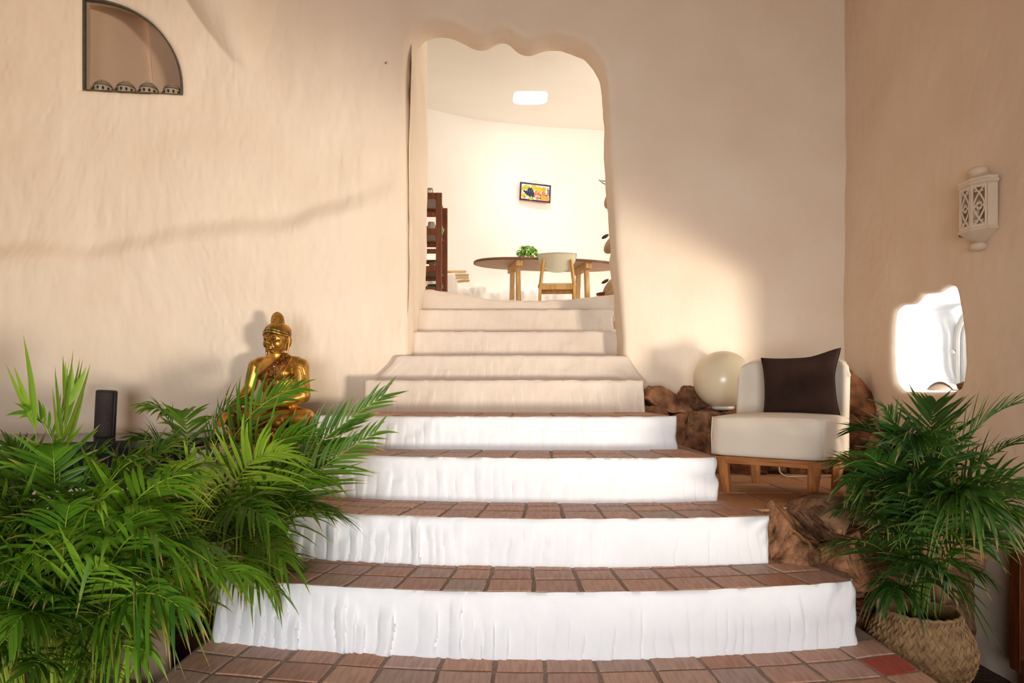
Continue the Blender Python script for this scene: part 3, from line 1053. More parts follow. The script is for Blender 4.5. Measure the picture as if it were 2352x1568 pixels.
bpy.context.view_layer.update()
steps = [make_step(i) for i in range(9)]
ROWS = {0: [0.145] * 6, 1: [0.150, 0.135, 0.125], 2: [0.165, 0.120, 0.14], 3: [0.205, 0.24], 4: [0.22, 0.25, 0.2], 5: [0.2, 0.2], 6: [0.2, 0.2], 7: [0.2, 0.2], 8: [0.15]}
ntile = 0
for i in range(9):
    d, xc, R, XL, XR = STEP[i]
    Rf = 3.9 if i in (1, 2, 3) else (4.5 if i == 0 else 9.0)
    rnd = np.random.default_rng(40 + i)
    w0 = 0.178 if i < 3 else (0.19 if i == 3 else 0.21)
    ncol = max(3, int(round((XR - XL - 0.03) / w0)))
    cuts = np.linspace(XL + 0.012, XR - 0.012, ncol + 1)
    cuts[1:-1] += rnd.uniform(-0.012, 0.012, ncol - 1)
    o0 = 0.018
    row_list = ROWS[i]
    for ri, rwid in enumerate(row_list):
        gap = 0.015
        for k in range(ncol):
            aL, aR = cuts[k] + (0 if k == 0 else gap / 2), cuts[k + 1] - (0 if k == ncol - 1 else gap / 2)
            jb = rnd.uniform(-0.014, 0.014) if len(row_list) > 1 else 0
            ya, yb_ = o0 + (0 if ri == 0 else gap / 2 + jb * 0.0), o0 + rwid - gap / 2
            def pos(a_, o_):
                fac = 1 - o_ / Rf if i else 1 - (o_ - 0.85) / Rf * 0.75
                return (xc + (a_ - xc) * fac if not (i == 0 and (a_ in (cuts[0], cuts[-1]))) else a_, float(yfront(i, a_)) + o_)
            if i == 0:
                c4 = []
                for a_, o_ in ((aL, ya), (aR, ya), (aR, yb_), (aL, yb_)):
                    # courses of the landing follow the curve of the first riser
                    yy = float(yfront(1, a_)) - (0.87 - o_)
                    x_ = xc + (a_ - xc) * (1 + (0.87 - o_) / 4.2 * 0.55)
                    x_ = min(max(x_, XL + 0.01), XR - 0.008)
                    c4.append((x_, max(yy, 1.57)))
                if abs(c4[0][0] - c4[1][0]) < 0.03 or abs(c4[0][1] - c4[3][1]) < 0.03: continue
            else:
                c4 = [pos(aL, ya), pos(aR, ya), pos(aR, yb_), pos(aL, yb_)]
            if i < 8 and i > 0 and min(c4[0][1], c4[1][1]) > float(yfront(i + 1, (aL + aR) / 2)) + 0.02 and STEP[i + 1][3] < (aL + aR) / 2 < STEP[i + 1][4]: continue
            if i == 0 and c4[0][1] > float(yfront(1, c4[0][0])) + 0.0: continue
            mat = M['tile']
            if i == 0 and k == ncol - 1 and ri == 4: mat = M['tile_red']
            zz_ = Zt[i] + rnd.uniform(-0.0015, 0.0015)
            tile_mesh(c4, zz_, 0.013, 0.0035, 0.0045, 'tile', mat, None, rnd)
            t_ = bpy.data.objects[-1] if False else None
            ntile += 1
        o0 += rwid
# hang every tile under its own step
for o in [o for o in scene.objects if o.name.split('.')[0] == 'tile' and o.parent is None]:
    z = o.location.z
    i = min(range(9), key=lambda k: abs(Zt[k] - z))
    o.parent = steps[i]
    o.matrix_parent_inverse = Matrix.Identity(4)

o = MB().box((-1.30, 4.05, (GROUND + Zt[3] - 0.19) / 2), (0.96, 0.90, Zt[3] - 0.19 - GROUND), bev=0.03, seg=3).build('ledge_base', M['cream'], None)
o.parent = stairs; o.matrix_parent_inverse = Matrix.Translation(-Vector(stairs.location))

# undulating plaster threshold at the top of the stairs
lip_px = [(930, 661), (960, 663), (1000, 667), (1040, 672), (1090, 681), (1135, 688), (1200, 690), (1250, 690), (1330, 686), (1370, 681), (1425, 676)]
mb = MB()
lx = [(x - 1176) / F * 5.66 for x, y in lip_px]; lz = [(HZ - y) / F * 5.66 for x, y in lip_px]
def lip(u, v):
    X = -0.90 + 1.85 * u
    top = float(np.interp(X, lx, lz)) + 0.004 * float(vnoise(X * 18, 0, 0, 91))
    prof = [(5.70, 0.56), (5.655, 0.62), (5.64, top - 0.05), (5.648, top - 0.015), (5.67, top), (5.76, top + 0.002), (5.80, top - 0.02), (5.82, 0.56)]
    x = v * (len(prof) - 1); a = min(int(x), len(prof) - 2); g = x - a
    bow = -0.05 * abs(X) ** 1.5
    y = prof[a][0] * (1 - g) + prof[a + 1][0] * g + bow + 0.008 * float(fbm(X * 6, v * 5, 0, 3, 92))
    z = prof[a][1] * (1 - g) + prof[a + 1][1] * g
    return (X, y, z)
mb.grid(lip, 90, 28)
o = mb.build('threshold', M['cream'], None)
o.parent = stairs; o.matrix_parent_inverse = Matrix.Translation(-Vector(stairs.location))

# ================================================================== LANDING FLOOR BESIDE THE STAIRS
landing = MB().box((1.52, 3.77, Zt[2] - 0.10), (1.14, 1.50, 0.18)).box((2.20, 4.12, Zt[2] - 0.10), (0.30, 0.86, 0.18)).build('floor_landing', M['mortar'], smooth=False)
tag(landing, 'terracotta tiled landing under the cream chair', kind='structure')
rnd = np.random.default_rng(77)
tw, td = 0.235, 0.300
for a in range(6):
    for b in range(6):
        xa = 0.97 + a * tw; ya = 2.86 + b * td + (0.15 if a % 2 else 0) * 0
        if ya + td < 2.93 or xa > WR - 0.05: continue
        xb = min(xa + tw - 0.008, WR - 0.03); yb_ = ya + td - 0.008
        ya2 = max(ya, 3.0 + 0.04 * (a % 2))
        if yb_ - ya2 < 0.05 or (xa > 1.85 and ya2 < 3.6): continue
        o = tile_mesh([(xa, ya2), (xb, ya2), (xb, yb_), (xa, yb_)], Zt[2] + rnd.uniform(-0.0012, 0.0012), 0.012, 0.003, 0.003, 'tile', M['tile_floor'], None, rnd)
        o.name = 'floor_tile'; o.data.name = 'floor_tile'
        o.parent = landing

# ================================================================== ROCKS
def stone_mesh(r, seed, cuts=17, sub=4, rough=0.10):
    bm = bmesh.new()
    bmesh.ops.create_icosphere(bm, subdivisions=sub, radius=1.0)
    rs = np.random.default_rng(seed)
    co = np.array([v.co[:] for v in bm.verts])
    co = np.sign(co) * np.abs(co) ** 0.85
    for _ in range(cuts):
        n_ = rs.normal(size=3); n_ /= np.linalg.norm(n_)
        h = rs.uniform(0.50, 0.86)
        dd = co @ n_
        ex = np.clip(dd - h, 0, None)
        co = co - np.outer(ex, n_)
    nn = co / np.linalg.norm(co, axis=1)[:, None]
    f1 = fbm(co[:, 0] * 3.0 + seed, co[:, 1] * 3.0, co[:, 2] * 3.0, 5, seed, 0.6)
    co = co * 1.12 + nn * (rough * 0.75 * f1)[:, None]
    co = co * np.array(r)
    for v, c in zip(bm.verts, co): v.co = c
    me = bpy.data.meshes.new('stone'); bm.to_mesh(me); bm.free()
    return me


def stones(parent, lst, seed):
    k = 0
    for (px, py, d, wpx, hpx, dep) in lst:
        x, y, z = P(px, py, d)
        r = (wpx / F * d / 2 * 1.12, dep, hpx / F * d / 2 * 1.12)
        me = stone_mesh(r, seed + k)
        o = link_mesh('stone', me, M['stone'])
        o.rotation_euler = (RNG.uniform(-0.15, 0.15), RNG.uniform(-0.25, 0.25), RNG.uniform(-0.3, 0.3))
        o.location = Vector((x, y, z)) - Vector(parent.location)
        o.parent = parent
        try: me.set_sharp_from_angle(angle=math.radians(24))
        except Exception: pass
        k += 1


bank = empty('rock_bank', (1.5, 4.4, Zt[2])); tag(bank, 'bank of brown natural rocks along the wall foot behind the cream chair', 'rocks')
mb = MB()
def core(u, v):
    X = 0.80 + 1.56 * u
    prof = [(4.22, Zt[2] - 0.05), (4.30, -0.42), (4.36, -0.26), (4.44, -0.165), (4.62, -0.14), (4.9, -0.10)]
    x = v * (len(prof) - 1); a = min(int(x), len(prof) - 2); g = x - a
    y = prof[a][0] * (1 - g) + prof[a + 1][0] * g; z = prof[a][1] * (1 - g) + prof[a + 1][1] * g
    y += 0.05 * float(fbm(X * 6, z * 6, 0, 4, 95)) 
    return (X - 1.5, y - 4.4, z - Zt[2])
mb.grid(core, 70, 30)
mb.build('bedrock', M['stone'], bank)
stones(bank, [(1535, 925, 4.42, 120, 62, 0.16), (1590, 912, 4.62, 90, 60, 0.14), (1612, 985, 4.36, 160, 120, 0.17), (1540, 1012, 4.33, 130, 100, 0.14),
              (1600, 1028, 4.24, 100, 60, 0.10), (1500, 965, 4.36, 100, 60, 0.14), (1690, 955, 4.46, 90, 50, 0.12), (1690, 1068, 4.28, 110, 50, 0.10),
              (1770, 1066, 4.28, 90, 54, 0.10), (1835, 1068, 4.30, 80, 50, 0.10), (1900, 1072, 4.28, 80, 54, 0.10), (1760, 990, 4.40, 130, 90, 0.14),
              (1860, 985, 4.42, 120, 100, 0.14), (1968, 925, 4.46, 80, 130, 0.14), (1975, 1010, 4.36, 96, 100, 0.14), (1962, 1066, 4.24, 90, 50, 0.10),
              (2030, 1040, 4.1, 80, 90, 0.12)], 300)
ret = empty('rock_retaining_bank', (1.6, 2.95, GROUND)); tag(ret, 'rough brown boulders holding up the tiled landing at the right of the stairs', 'rocks')
stones(ret, [(1822, 1290, 2.93, 150, 220, 0.18), (1893, 1190, 2.96, 135, 105, 0.17), (1925, 1300, 2.94, 170, 150, 0.22), (1870, 1420, 2.94, 190, 200, 0.22),
             (1995, 1190, 3.0, 140, 110, 0.18), (2030, 1310, 2.98, 170, 180, 0.24), (2000, 1460, 2.95, 210, 200, 0.24), (2100, 1200, 3.02, 150, 130, 0.2),
             (2120, 1340, 3.04, 170, 220, 0.2), (2180, 1230, 3.12, 120, 200, 0.18), (2190, 1430, 3.12, 100, 240, 0.16), (2120, 1510, 3.0, 200, 190, 0.2),
             (2150, 1130, 3.35, 120, 110, 0.2)], 400)
mb = MB().box((-0.06, 0.19, 0.42), (0.95, 0.30, 0.84), bev=0.03); mb.build('bedrock', M['stone'], ret)

# ================================================================== ARMCHAIR
FL = Zt[2]
ch = empty('slipper_chair', (1.40, 3.52, FL))
ch.rotation_euler = (0, 0, math.atan2(-0.614, 0.789) * 1.0)   # local -Y is the front of the chair
tag(ch, 'cream upholstered armless chair with tapered oak legs on the tiled landing', 'chair')
sh_ = FL
def cushion_shape(w, d, h, r, nu=28, nv=22, puff=0.012):
    """soft upholstered block centred on its base"""
    bm = bmesh.new(); bmesh.ops.create_cube(bm, size=1.0)
    bmesh.ops.subdivide_edges(bm, edges=list(bm.edges), cuts=9, use_grid_fill=True)
    for v in bm.verts:
        x, y, z = v.co * 2
        v.co = (x * w / 2, y * d / 2, z * h / 2)
    for v in bm.verts:
        c = Vector((max(-w / 2 + r, min(w / 2 - r, v.co.x)), max(-d / 2 + r, min(d / 2 - r, v.co.y)), max(-h / 2 + r, min(h / 2 - r, v.co.z))))
        dlt = v.co - c
        if dlt.length > 1e-6:
            v.co = c + dlt.normalized() * r
        px_, py_ = v.co.x / (w / 2), v.co.y / (d / 2)
        if v.co.z > h / 2 - 0.02: v.co.z += puff * (1 - px_ ** 2) * (1 - py_ ** 2)
        if abs(px_) > 0.9: v.co.x += 0.4 * puff * (1 - py_ ** 2) * (1 if px_ > 0 else -1)
        if abs(py_) > 0.9: v.co.y += 0.8 * puff * (1 - px_ ** 2) * (1 if py_ > 0 else -1)
        v.co.z += h / 2
    return bm
def bm_obj(bm, name, mat, parent, smooth=True):
    me = bpy.data.meshes.new(name); bm.to_mesh(me); bm.free()
    return link_mesh(name, me, mat, parent, smooth)
bm = cushion_shape(0.54, 0.57, 0.205, 0.022)
seat = bm_obj(bm, 'seat', M['fabric'], ch); seat.location = (0, 0, 0.19)
# piped seams on the seat's vertical corners and upper edge
mb = MB()
for sx in (-1, 1):
    mb.tube([(sx * 0.264, -0.279, 0.20), (sx * 0.266, -0.281, 0.30), (sx * 0.262, -0.277, 0.388)], 0.0025, 6)
mb.tube([(-0.262, -0.281, 0.387), (0, -0.290, 0.388), (0.262, -0.281, 0.387)], 0.0025, 6)
s_ = mb.build('seam', M['fabric'], None); s_.parent = seat; s_.location = (0, 0, -0.19)
# backrest: a gently wrapped shell with rounded upper corners
mb = MB()
def back_pt(u, v, th):
    x = (u - 0.5) * 0.575
    z = 0.20 + (0.49) * v
    # rounded upper corners
    ex = abs(x) / 0.2875
    cut = 0.10
    lim = 0.69 - (cut - math.sqrt(max(cut * cut - max(0, abs(x) - (0.2875 - cut)) ** 2, 0)))
    z = min(z, lim) if v > 0.5 else z
    y = 0.255 - 0.16 * max(0, ex - 0.35) ** 2 * 1.6 + 0.05 * (v - 0.3)
    return Vector((x, y + th, z))
nu, nv = 30, 26
rows = []
def shell(side):
    def fn(u, v):
        p = back_pt(u, v, 0)
        e = min(u, 1 - u) * 0.575; t_ = max(0, (1 - v)) * 0.49
        ed = min(e, t_ if v > 0.5 else 1)
        r = 0.035
        q = max(0, r - ed)
        th = 0.012 + math.sqrt(max(r * r - q * q, 0)) * 0.9
        return (p.x, p.y + (-th if side < 0 else th), p.z)
    return fn
mb.grid(shell(-1), nu, nv); mb.grid(shell(1), nu, nv, flip=True)
w = nu + 1; base = (nu + 1) * (nv + 1)
for i in range(nu):
    mb.f.append((nv * w + i + 1, nv * w + i, base + nv * w + i, base + nv * w + i + 1)); mb.m.append(0)
    mb.f.append((i, i + 1, base + i + 1, base + i)); mb.m.append(0)
for j in range(nv):
    mb.f.append((j * w, (j + 1) * w, base + (j + 1) * w, base + j * w)[::-1]); mb.m.append(0)
    mb.f.append((j * w + nu, (j + 1) * w + nu, base + (j + 1) * w + nu, base + j * w + nu)); mb.m.append(0)
br = mb.build('backrest', M['fabric'], ch)
bm = bmesh.new(); bm.from_mesh(br.data); bmesh.ops.recalc_face_normals(bm, faces=bm.faces); bm.to_mesh(br.data); bm.free()
br.data.polygons.foreach_set('use_smooth', [True] * len(br.data.polygons))
mb = MB()
hp = []
for i in range(21):
    u = i / 20
    hp.append(back_pt(u, 1.0, 0) + Vector((0, 0.006, 0.008)))
mb.tube(hp, 0.0028, 6)
mb.build('seam', M['fabric'], br)
# oak frame and legs
mb = MB()
for a, b in (((-0.255, -0.255, 0.172), (0.255, -0.255, 0.172)), ((-0.255, 0.255, 0.172), (0.255, 0.255, 0.172)),
             ((-0.255, -0.255, 0.172), (-0.255, 0.255, 0.172)), ((0.255, -0.255, 0.172), (0.255, 0.255, 0.172))):
    mb.bar(a, b, 0.026, 0.036, bev=0.003)
mb.build('seat_frame', M['oak_x'], ch, smooth=False)
def leg(x, y):
    mb = MB()
    t, b = 0.030, 0.019
    tx, ty = x, y
    bx, by = x * 0.93, y * 0.93
    vs = []
    for (cx, cy, z, h) in ((tx, ty, 0.185, t), (bx, by, 0.0, b)):
        for sx, sy in ((-1, -0.6), (-0.6, -1), (0.6, -1), (1, -0.6), (1, 0.6), (0.6, 1), (-0.6, 1), (-1, 0.6)):
            vs.append((cx + sx * h, cy + sy * h, z))
    fs = [tuple(range(8)), tuple(range(15, 7, -1))] + [(k, 8 + k, 8 + (k + 1) % 8, (k + 1) % 8) for k in range(8)]
    mb.add(vs, fs)
    mb.build('leg', M['oak'], ch, smooth=False)
for x in (-0.222, 0.222):
    for y in (-0.245, 0.245): leg(x, y)

# throw pillow leaning on the backrest
def pillow(w, h, th, name, mat, parent=None):
    bm = bmesh.new()
    n = 26
    grid = {}
    for side in (0, 1):
        for i in range(n + 1):
            for j in range(n + 1):
                u = -1 + 2 * i / n; v = -1 + 2 * j / n
                if side and (i in (0, n) or j in (0, n)): grid[(1, i, j)] = grid[(0, i, j)]; continue
                pin = 1 - 0.085 * (1 - abs(u) ** 2.5) * abs(v) ** 3; pin2 = 1 - 0.085 * (1 - abs(v) ** 2.5) * abs(u) ** 3
                t = (max(0, (1 - u * u)) * max(0, (1 - v * v))) ** 0.42 * th / 2
                t *= 1 + 0.10 * float(vnoise(u * 2.3, v * 2.3, side * 3, 120))
                x = u * w / 2 * pin2; z = v * h / 2 * pin
                cq = float(sstep(0.2, 1, u) * sstep(0.2, 1, v)); x += 0.022 * cq; z += 0.030 * cq
                grid[(side, i, j)] = bm.verts.new((x, -t if side == 0 else t, z))
    for side in (0, 1):
        for i in range(n):
            for j in range(n):
                q = [grid[(side, i, j)], grid[(side, i + 1, j)], grid[(side, i + 1, j + 1)], grid[(side, i, j + 1)]]
                if side: q = q[::-1]
                try: bm.faces.new(q)
                except ValueError: pass
    return bm_obj(bm, name, mat, parent)
pil_root = empty('throw_pillow', (1.47, 3.545, FL + 0.40))
tag(pil_root, 'dark chocolate brown square pillow propped on the cream chair', 'pillow')
pil_root.rotation_euler = (math.radians(-14), math.radians(-2.5), ch.rotation_euler.z * 0.62)
pb = pillow(0.37, 0.325, 0.13, 'pillow_body', M['brown_fabric'], pil_root); pb.location = (0.035, 0.0, 0.150)
mb = MB(); 
pts = []
for k in range(60):
    t = k / 60 * 4
    s = int(t); f = -1 + 2 * (t - s)
    pts.append([(f, -1), (1, f), (-f, 1), (-1, -f)][s])
def edge_pt(u, v):
    pin = 1 - 0.085 * (1 - abs(u) ** 2.5) * abs(v) ** 3; pin2 = 1 - 0.085 * (1 - abs(v) ** 2.5) * abs(u) ** 3
    x = u * 0.37 / 2 * pin2; z = v * 0.325 / 2 * pin
    cq = float(sstep(0.2, 1, u) * sstep(0.2, 1, v)); x += 0.022 * cq; z += 0.030 * cq
    return (x, 0, z)
mb.tube([edge_pt(*p) for p in pts] + [edge_pt(*pts[0])], 0.0028, 6, cap=False)
o = mb.build('piping', M['brown_fabric'], None); o.parent = pb

# globe lamp on the rocks
gl = empty('globe_lamp', (P(1660, 870, 4.40)[0], 4.40, -0.135))
tag(gl, 'large milky white globe lamp resting on the rocks behind the cream chair', 'lamp')
mb = MB().ball((0, 0, 0.187), 0.187, 48, 32); mb.build('globe', M['globe'], gl)
MB().lathe([(0.05, -0.01), (0.07, 0.0), (0.072, 0.012), (0.06, 0.02)], seg=28).build('base_ring', M['upvc'], gl)
cd = [P(1790, 1058, 4.2), P(1790, 1078, 4.12), P(1795, 1088, 4.08), P(1810, 1092, 4.05), P(1840, 1092, 4.05), P(1880, 1091, 4.06), P(1960, 1092, 4.06), P(2020, 1094, 4.04)]
cdw = [Vector(p) for p in cd]
for p in cdw[3:]: p.z = FL + 0.006
cdw[2].z = FL + 0.02
sm = [tuple(x) for x in np.concatenate([catmull([c[:] for c in cdw], 6)])]
mb = MB().tube([Vector(p) - gl.location for p in sm], 0.0045, 8); mb.build('cord', M['cord'], gl)

# ================================================================== WALL LANTERN
LZ0, LZ1 = 0.79, 0.995
LY = 3.395
la = empty('wall_lantern', (WR, LY, 0.69)); tag(la, 'beige ceramic wall lantern with pierced heart pattern on the right wall', 'lantern')
plan_l = [(0.105, 0.0), (0.100, 0.045), (0.042, 0.085), (-0.042, 0.085), (-0.100, 0.045), (-0.105, 0.0)]   # (offset towards camera, protrusion)
def LP(a, p, z): return (-p, -a, z - 0.69)
def prism(ring_specs, name, parent=la, close=True):
    """stack of scaled plan outlines -> solid moulding"""
    mb = MB(); vs = []; n = len(plan_l)
    for sc, z in ring_specs:
        for a, p in plan_l: vs.append(LP(a * sc, p * sc, z))
    fs = []
    for k in range(len(ring_specs) - 1):
        for i in range(n - 1):
            fs.append((k * n + i, k * n + i + 1, (k + 1) * n + i + 1, (k + 1) * n + i))
        fs.append((k * n + n - 1, k * n, (k + 1) * n, (k + 1) * n + n - 1))
    if close:
        fs.append(tuple(range(n))[::-1]); fs.append(tuple((len(ring_specs) - 1) * n + i for i in range(n)))
    mb.add(vs, fs)
    return mb.build(name, M['ceramic'], parent, smooth=False)
prism([(0.98, LZ1 - 0.008), (1.0, LZ1), (1.12, LZ1 + 0.010), (1.14, LZ1 + 0.018), (1.05, LZ1 + 0.024), (1.10, LZ1 + 0.036), (0.55, LZ1 + 0.062), (0.34, LZ1 + 0.075)], 'roof')
mb = MB()
mb.lathe([(0.030, 1.055 - 0.69), (0.036, 1.066 - 0.69), (0.042, 1.08 - 0.69), (0.040, 1.092 - 0.69), (0.028, 1.102 - 0.69), (0.01, 1.106 - 0.69)], c=(-0.02, 0, 0), seg=20)
mb.build('finial', M['ceramic'], la)
prism([(1.06, LZ0 - 0.016), (1.10, LZ0 - 0.008), (1.04, LZ0), (1.0, LZ0 + 0.006)], 'base_moulding', close=False)
# half funnel below with a drop
mb = MB(); vs = []; n = 14; rings_ = [(1.06, LZ0 - 0.016), (0.72, LZ0 - 0.042), (0.40, LZ0 - 0.058), (0.24, LZ0 - 0.066)]
for sc, z in rings_:
    for i in range(n + 1):
        t = math.pi * i / n
        vs.append(LP(math.cos(t) * 0.107 * sc, math.sin(t) * 0.088 * sc * (1 if i < 9 else 1), z))
fs = []
for k in range(len(rings_) - 1):
    for i in range(0, 9): fs.append((k * (n + 1) + i, k * (n + 1) + i + 1, (k + 1) * (n + 1) + i + 1, (k + 1) * (n + 1) + i))
mb.add(vs, fs); mb.build('funnel', M['ceramic'], la)
mb = MB(); mb.lathe([(0.028, 0.034), (0.036, 0.024), (0.038, 0.012), (0.030, 0.0), (0.012, -0.006)], c=(-0.018, 0, 0), seg=20); mb.build('drop', M['ceramic'], la)
mb = MB(); mb.box((-0.003, 0, (LZ0 + LZ1) / 2 - 0.69), (0.006, 0.19, LZ1 - LZ0)); mb.build('back_plate', M['ceramic'], la, smooth=False)
mb = MB().tube([(-0.035, 0, LZ0 + 0.0 - 0.69), (-0.035, 0, LZ0 + 0.05 - 0.69)], 0.012, 12); mb.ball((-0.035, 0, LZ0 + 0.09 - 0.69), (0.022, 0.022, 0.04)); mb.build('bulb', M['glaze'], la)
def pierced(i):
    (a0, p0), (a1, p1) = plan_l[i], plan_l[i + 1]
    A = Vector(LP(a0, p0, 0)); B = Vector(LP(a1, p1, 0)); A.z = B.z = 0
    H0, H1 = LZ0 - 0.69, LZ1 - 0.69
    nrm = (B - A).cross(Vector((0, 0, 1))).normalized()
    def Q(s, t): return A + (B - A) * s + Vector((0, 0, H0 + (H1 - H0) * t))
    mb = MB()
    W_ = (B - A).length
    def strip(pts, w): mb.tube([Q(*p) for p in pts], w, 6)
    # flat border
    for s0, s1, t0, t1 in ((0, 0.14, 0, 1), (0.86, 1, 0, 1), (0.14, 0.86, 0, 0.06), (0.14, 0.86, 0.94, 1)):
        c = [Q(s0, t0), Q(s1, t0), Q(s1, t1), Q(s0, t1)]
        vs = [p - nrm * 0.004 for p in c] + [p + nrm * 0.004 for p in c]
        mb.add(vs, [(0, 1, 2, 3), (7, 6, 5, 4), (0, 4, 5, 1), (1, 5, 6, 2), (2, 6, 7, 3), (3, 7, 4, 0)])
    w = 0.0042
    for sgn in (1, -1):
        X = lambda s: 0.5 + sgn * (s - 0.5)
        strip([(X(0.16), 0.99), (X(0.36), 0.88), (X(0.52), 0.80), (X(0.70), 0.68), (X(0.80), 0.60), (X(0.82), 0.54), (X(0.74), 0.50), (X(0.62), 0.53), (X(0.60), 0.57)], w)
        strip([(X(0.16), 0.01), (X(0.36), 0.12), (X(0.52), 0.20), (X(0.70), 0.32), (X(0.80), 0.40), (X(0.82), 0.46), (X(0.74), 0.50), (X(0.62), 0.47), (X(0.60), 0.43)], w)
        strip([(X(0.84), 0.90), (X(0.72), 0.93), (X(0.66), 0.88), (X(0.72), 0.84), (X(0.78), 0.86)], w * 0.9)
        strip([(X(0.84), 0.10), (X(0.72), 0.07), (X(0.66), 0.12), (X(0.72), 0.16), (X(0.78), 0.14)], w * 0.9)
        strip([(X(0.60), 0.57), (X(0.5), 0.60)], w * 0.8); strip([(X(0.60), 0.43), (X(0.5), 0.40)], w * 0.8)
        strip([(X(0.62), 0.53), (X(0.5), 0.56)], w * 0.8); strip([(X(0.62), 0.47), (X(0.5), 0.44)], w * 0.8)
    strip([(0.14, 0.5), (0.28, 0.5)], w); strip([(0.72, 0.5), (0.86, 0.5)], w)
    mb.build('pierced_panel', M['ceramic'], la, smooth=False)
for i in (1, 2, 3): pierced(i)
for i in (0, 4):
    (a0, p0), (a1, p1) = plan_l[i], plan_l[i + 1]
    A = Vector(LP(a0, p0, 0)); B = Vector(LP(a1, p1, 0)); A.z = B.z = 0
    nrm = (B - A).cross(Vector((0, 0, 1))).normalized() * 0.004
    c = [A + Vector((0, 0, LZ0 - 0.69)), B + Vector((0, 0, LZ0 - 0.69)), B + Vector((0, 0, LZ1 - 0.69)), A + Vector((0, 0, LZ1 - 0.69))]
    MB().add([p - nrm for p in c] + [p + nrm for p in c], [(0, 1, 2, 3), (7, 6, 5, 4), (0, 4, 5, 1), (1, 5, 6, 2), (2, 6, 7, 3), (3, 7, 4, 0)]).build('side_panel', M['ceramic'], la, smooth=False)

# ================================================================== NICHE SILL THINGS
sz = min(niche[:, 1]) + 0.012
me = stone_mesh((0.06, 0.05, 0.028), 501, 6, 3, 0.1)
o = link_mesh('sill_stone', me, M['stone']); o.location = (WR + 0.10, 3.64, sz + 0.02); tag(o, 'small speckled stone lying on the window niche sill', 'stone')
mb = MB()
mb.grid(lambda u, v: (0.02 + 0.10 * v, (u - 0.5) * 0.24, 0.045 * math.sin(math.pi * u) ** 0.8 * (1 - 0.5 * v) + 0.004), 16, 6)
mb.grid(lambda u, v: (0.02 + 0.10 * v, (u - 0.5) * 0.22, 0.036 * math.sin(math.pi * u) ** 0.8 * (1 - 0.5 * v)), 16, 6, flip=True)
o = mb.build('roof_tile_shard', M['ceramic']); o.location = (WR + 0.04, 3.83, sz); tag(o, 'curved cream roof tile shard on the window niche sill', 'tile')

# ================================================================== BLACK STONE COUNTER, SPEAKER
ct = empty('stone_counter', (-2.9, 4.0, GROUND)); tag(ct, 'low polished black stone counter along the left wall behind the palms', 'counter')
def cpt(p): return (p[0] + 2.9, p[1] - 4.0, p[2] - GROUND)
top_z = -0.300
outl = [(-3.95, 3.30), (-2.75, 3.55), (-2.05, 3.95), (-1.86, 4.10), (-1.86, 4.72), (-3.95, 4.52)]
vs = [cpt((x, y, top_z)) for x, y in outl] + [cpt((x, y, top_z - 0.045)) for x, y in outl]
n = len(outl)
MB().add(vs, [tuple(range(n)), tuple(range(2 * n - 1, n - 1, -1))] + [(i, n + i, n + (i + 1) % n, (i + 1) % n) for i in range(n)]).build('slab', M['blackstone'], ct, smooth=False)
ins = [(-3.95, 3.34), (-2.76, 3.59), (-2.07, 3.99), (-1.90, 4.13), (-1.90, 4.70), (-3.95, 4.50)]
vs = [cpt((x, y, top_z - 0.045)) for x, y in ins] + [cpt((x, y, top_z - 0.26)) for x, y in ins]
MB().add(vs, [tuple(range(n)), tuple(range(2 * n - 1, n - 1, -1))] + [(i, n + i, n + (i + 1) % n, (i + 1) % n) for i in range(n)]).build('front', M['blackstone_d'], ct, smooth=False)
ins = [(-3.95, 3.46), (-2.80, 3.70), (-2.14, 4.10), (-2.0, 4.22), (-2.0, 4.70), (-3.95, 4.50)]
vs = [cpt((x, y, top_z - 0.26)) for x, y in ins] + [cpt((x, y, GROUND)) for x, y in ins]
MB().add(vs, [tuple(range(n)), tuple(range(2 * n - 1, n - 1, -1))] + [(i, n + i, n + (i + 1) % n, (i + 1) % n) for i in range(n)]).build('plinth', M['cream'], ct, smooth=False)

sx_, sy_, _z = P(240, 995, 4.12)
sp = empty('portable_speaker', (sx_, sy_, top_z)); sp.rotation_euler = (0, math.radians(2.6), math.radians(18))
tag(sp, 'black fabric portable speaker standing on the black stone counter', 'speaker')
hsp = 0.285; rr = 0.058
def rprof(r, h, b): return [(r * 0.9, 0.0), (r - b * 0.2, b * 0.35), (r, b), (r, h - b), (r - b * 0.3, h - b * 0.3), (r - b, h), (r * 0.5, h + 0.001)]
MB().lathe(rprof(rr, hsp, 0.010), seg=40).build('body', M['speaker_mesh'], sp)
mb = MB()
mb.box((0.047, -0.030, hsp / 2), (0.030, 0.018, hsp - 0.012), Matrix.Rotation(math.radians(-32), 3, 'Z'), bev=0.006)
spine = mb.build('spine', M['speaker_black'], sp)
MB().lathe([(rr + 0.001, 0.0), (rr + 0.001, 0.009), (rr - 0.002, 0.010)], seg=40).build('bottom_cap', M['speaker_black'], sp)
MB().lathe([(rr + 0.001, hsp - 0.012), (rr - 0.004, hsp - 0.002), (rr - 0.012, hsp + 0.001), (0.01, hsp + 0.002)], seg=40).build('top_cap', M['speaker_black'], sp)
o = MB().box((0.0528, -0.0385, hsp * 0.84), (0.022, 0.003, 0.0035), Matrix.Rotation(math.radians(-32), 3, 'Z')).build('red_mark', M['red'], None, smooth=False); o.parent = spine

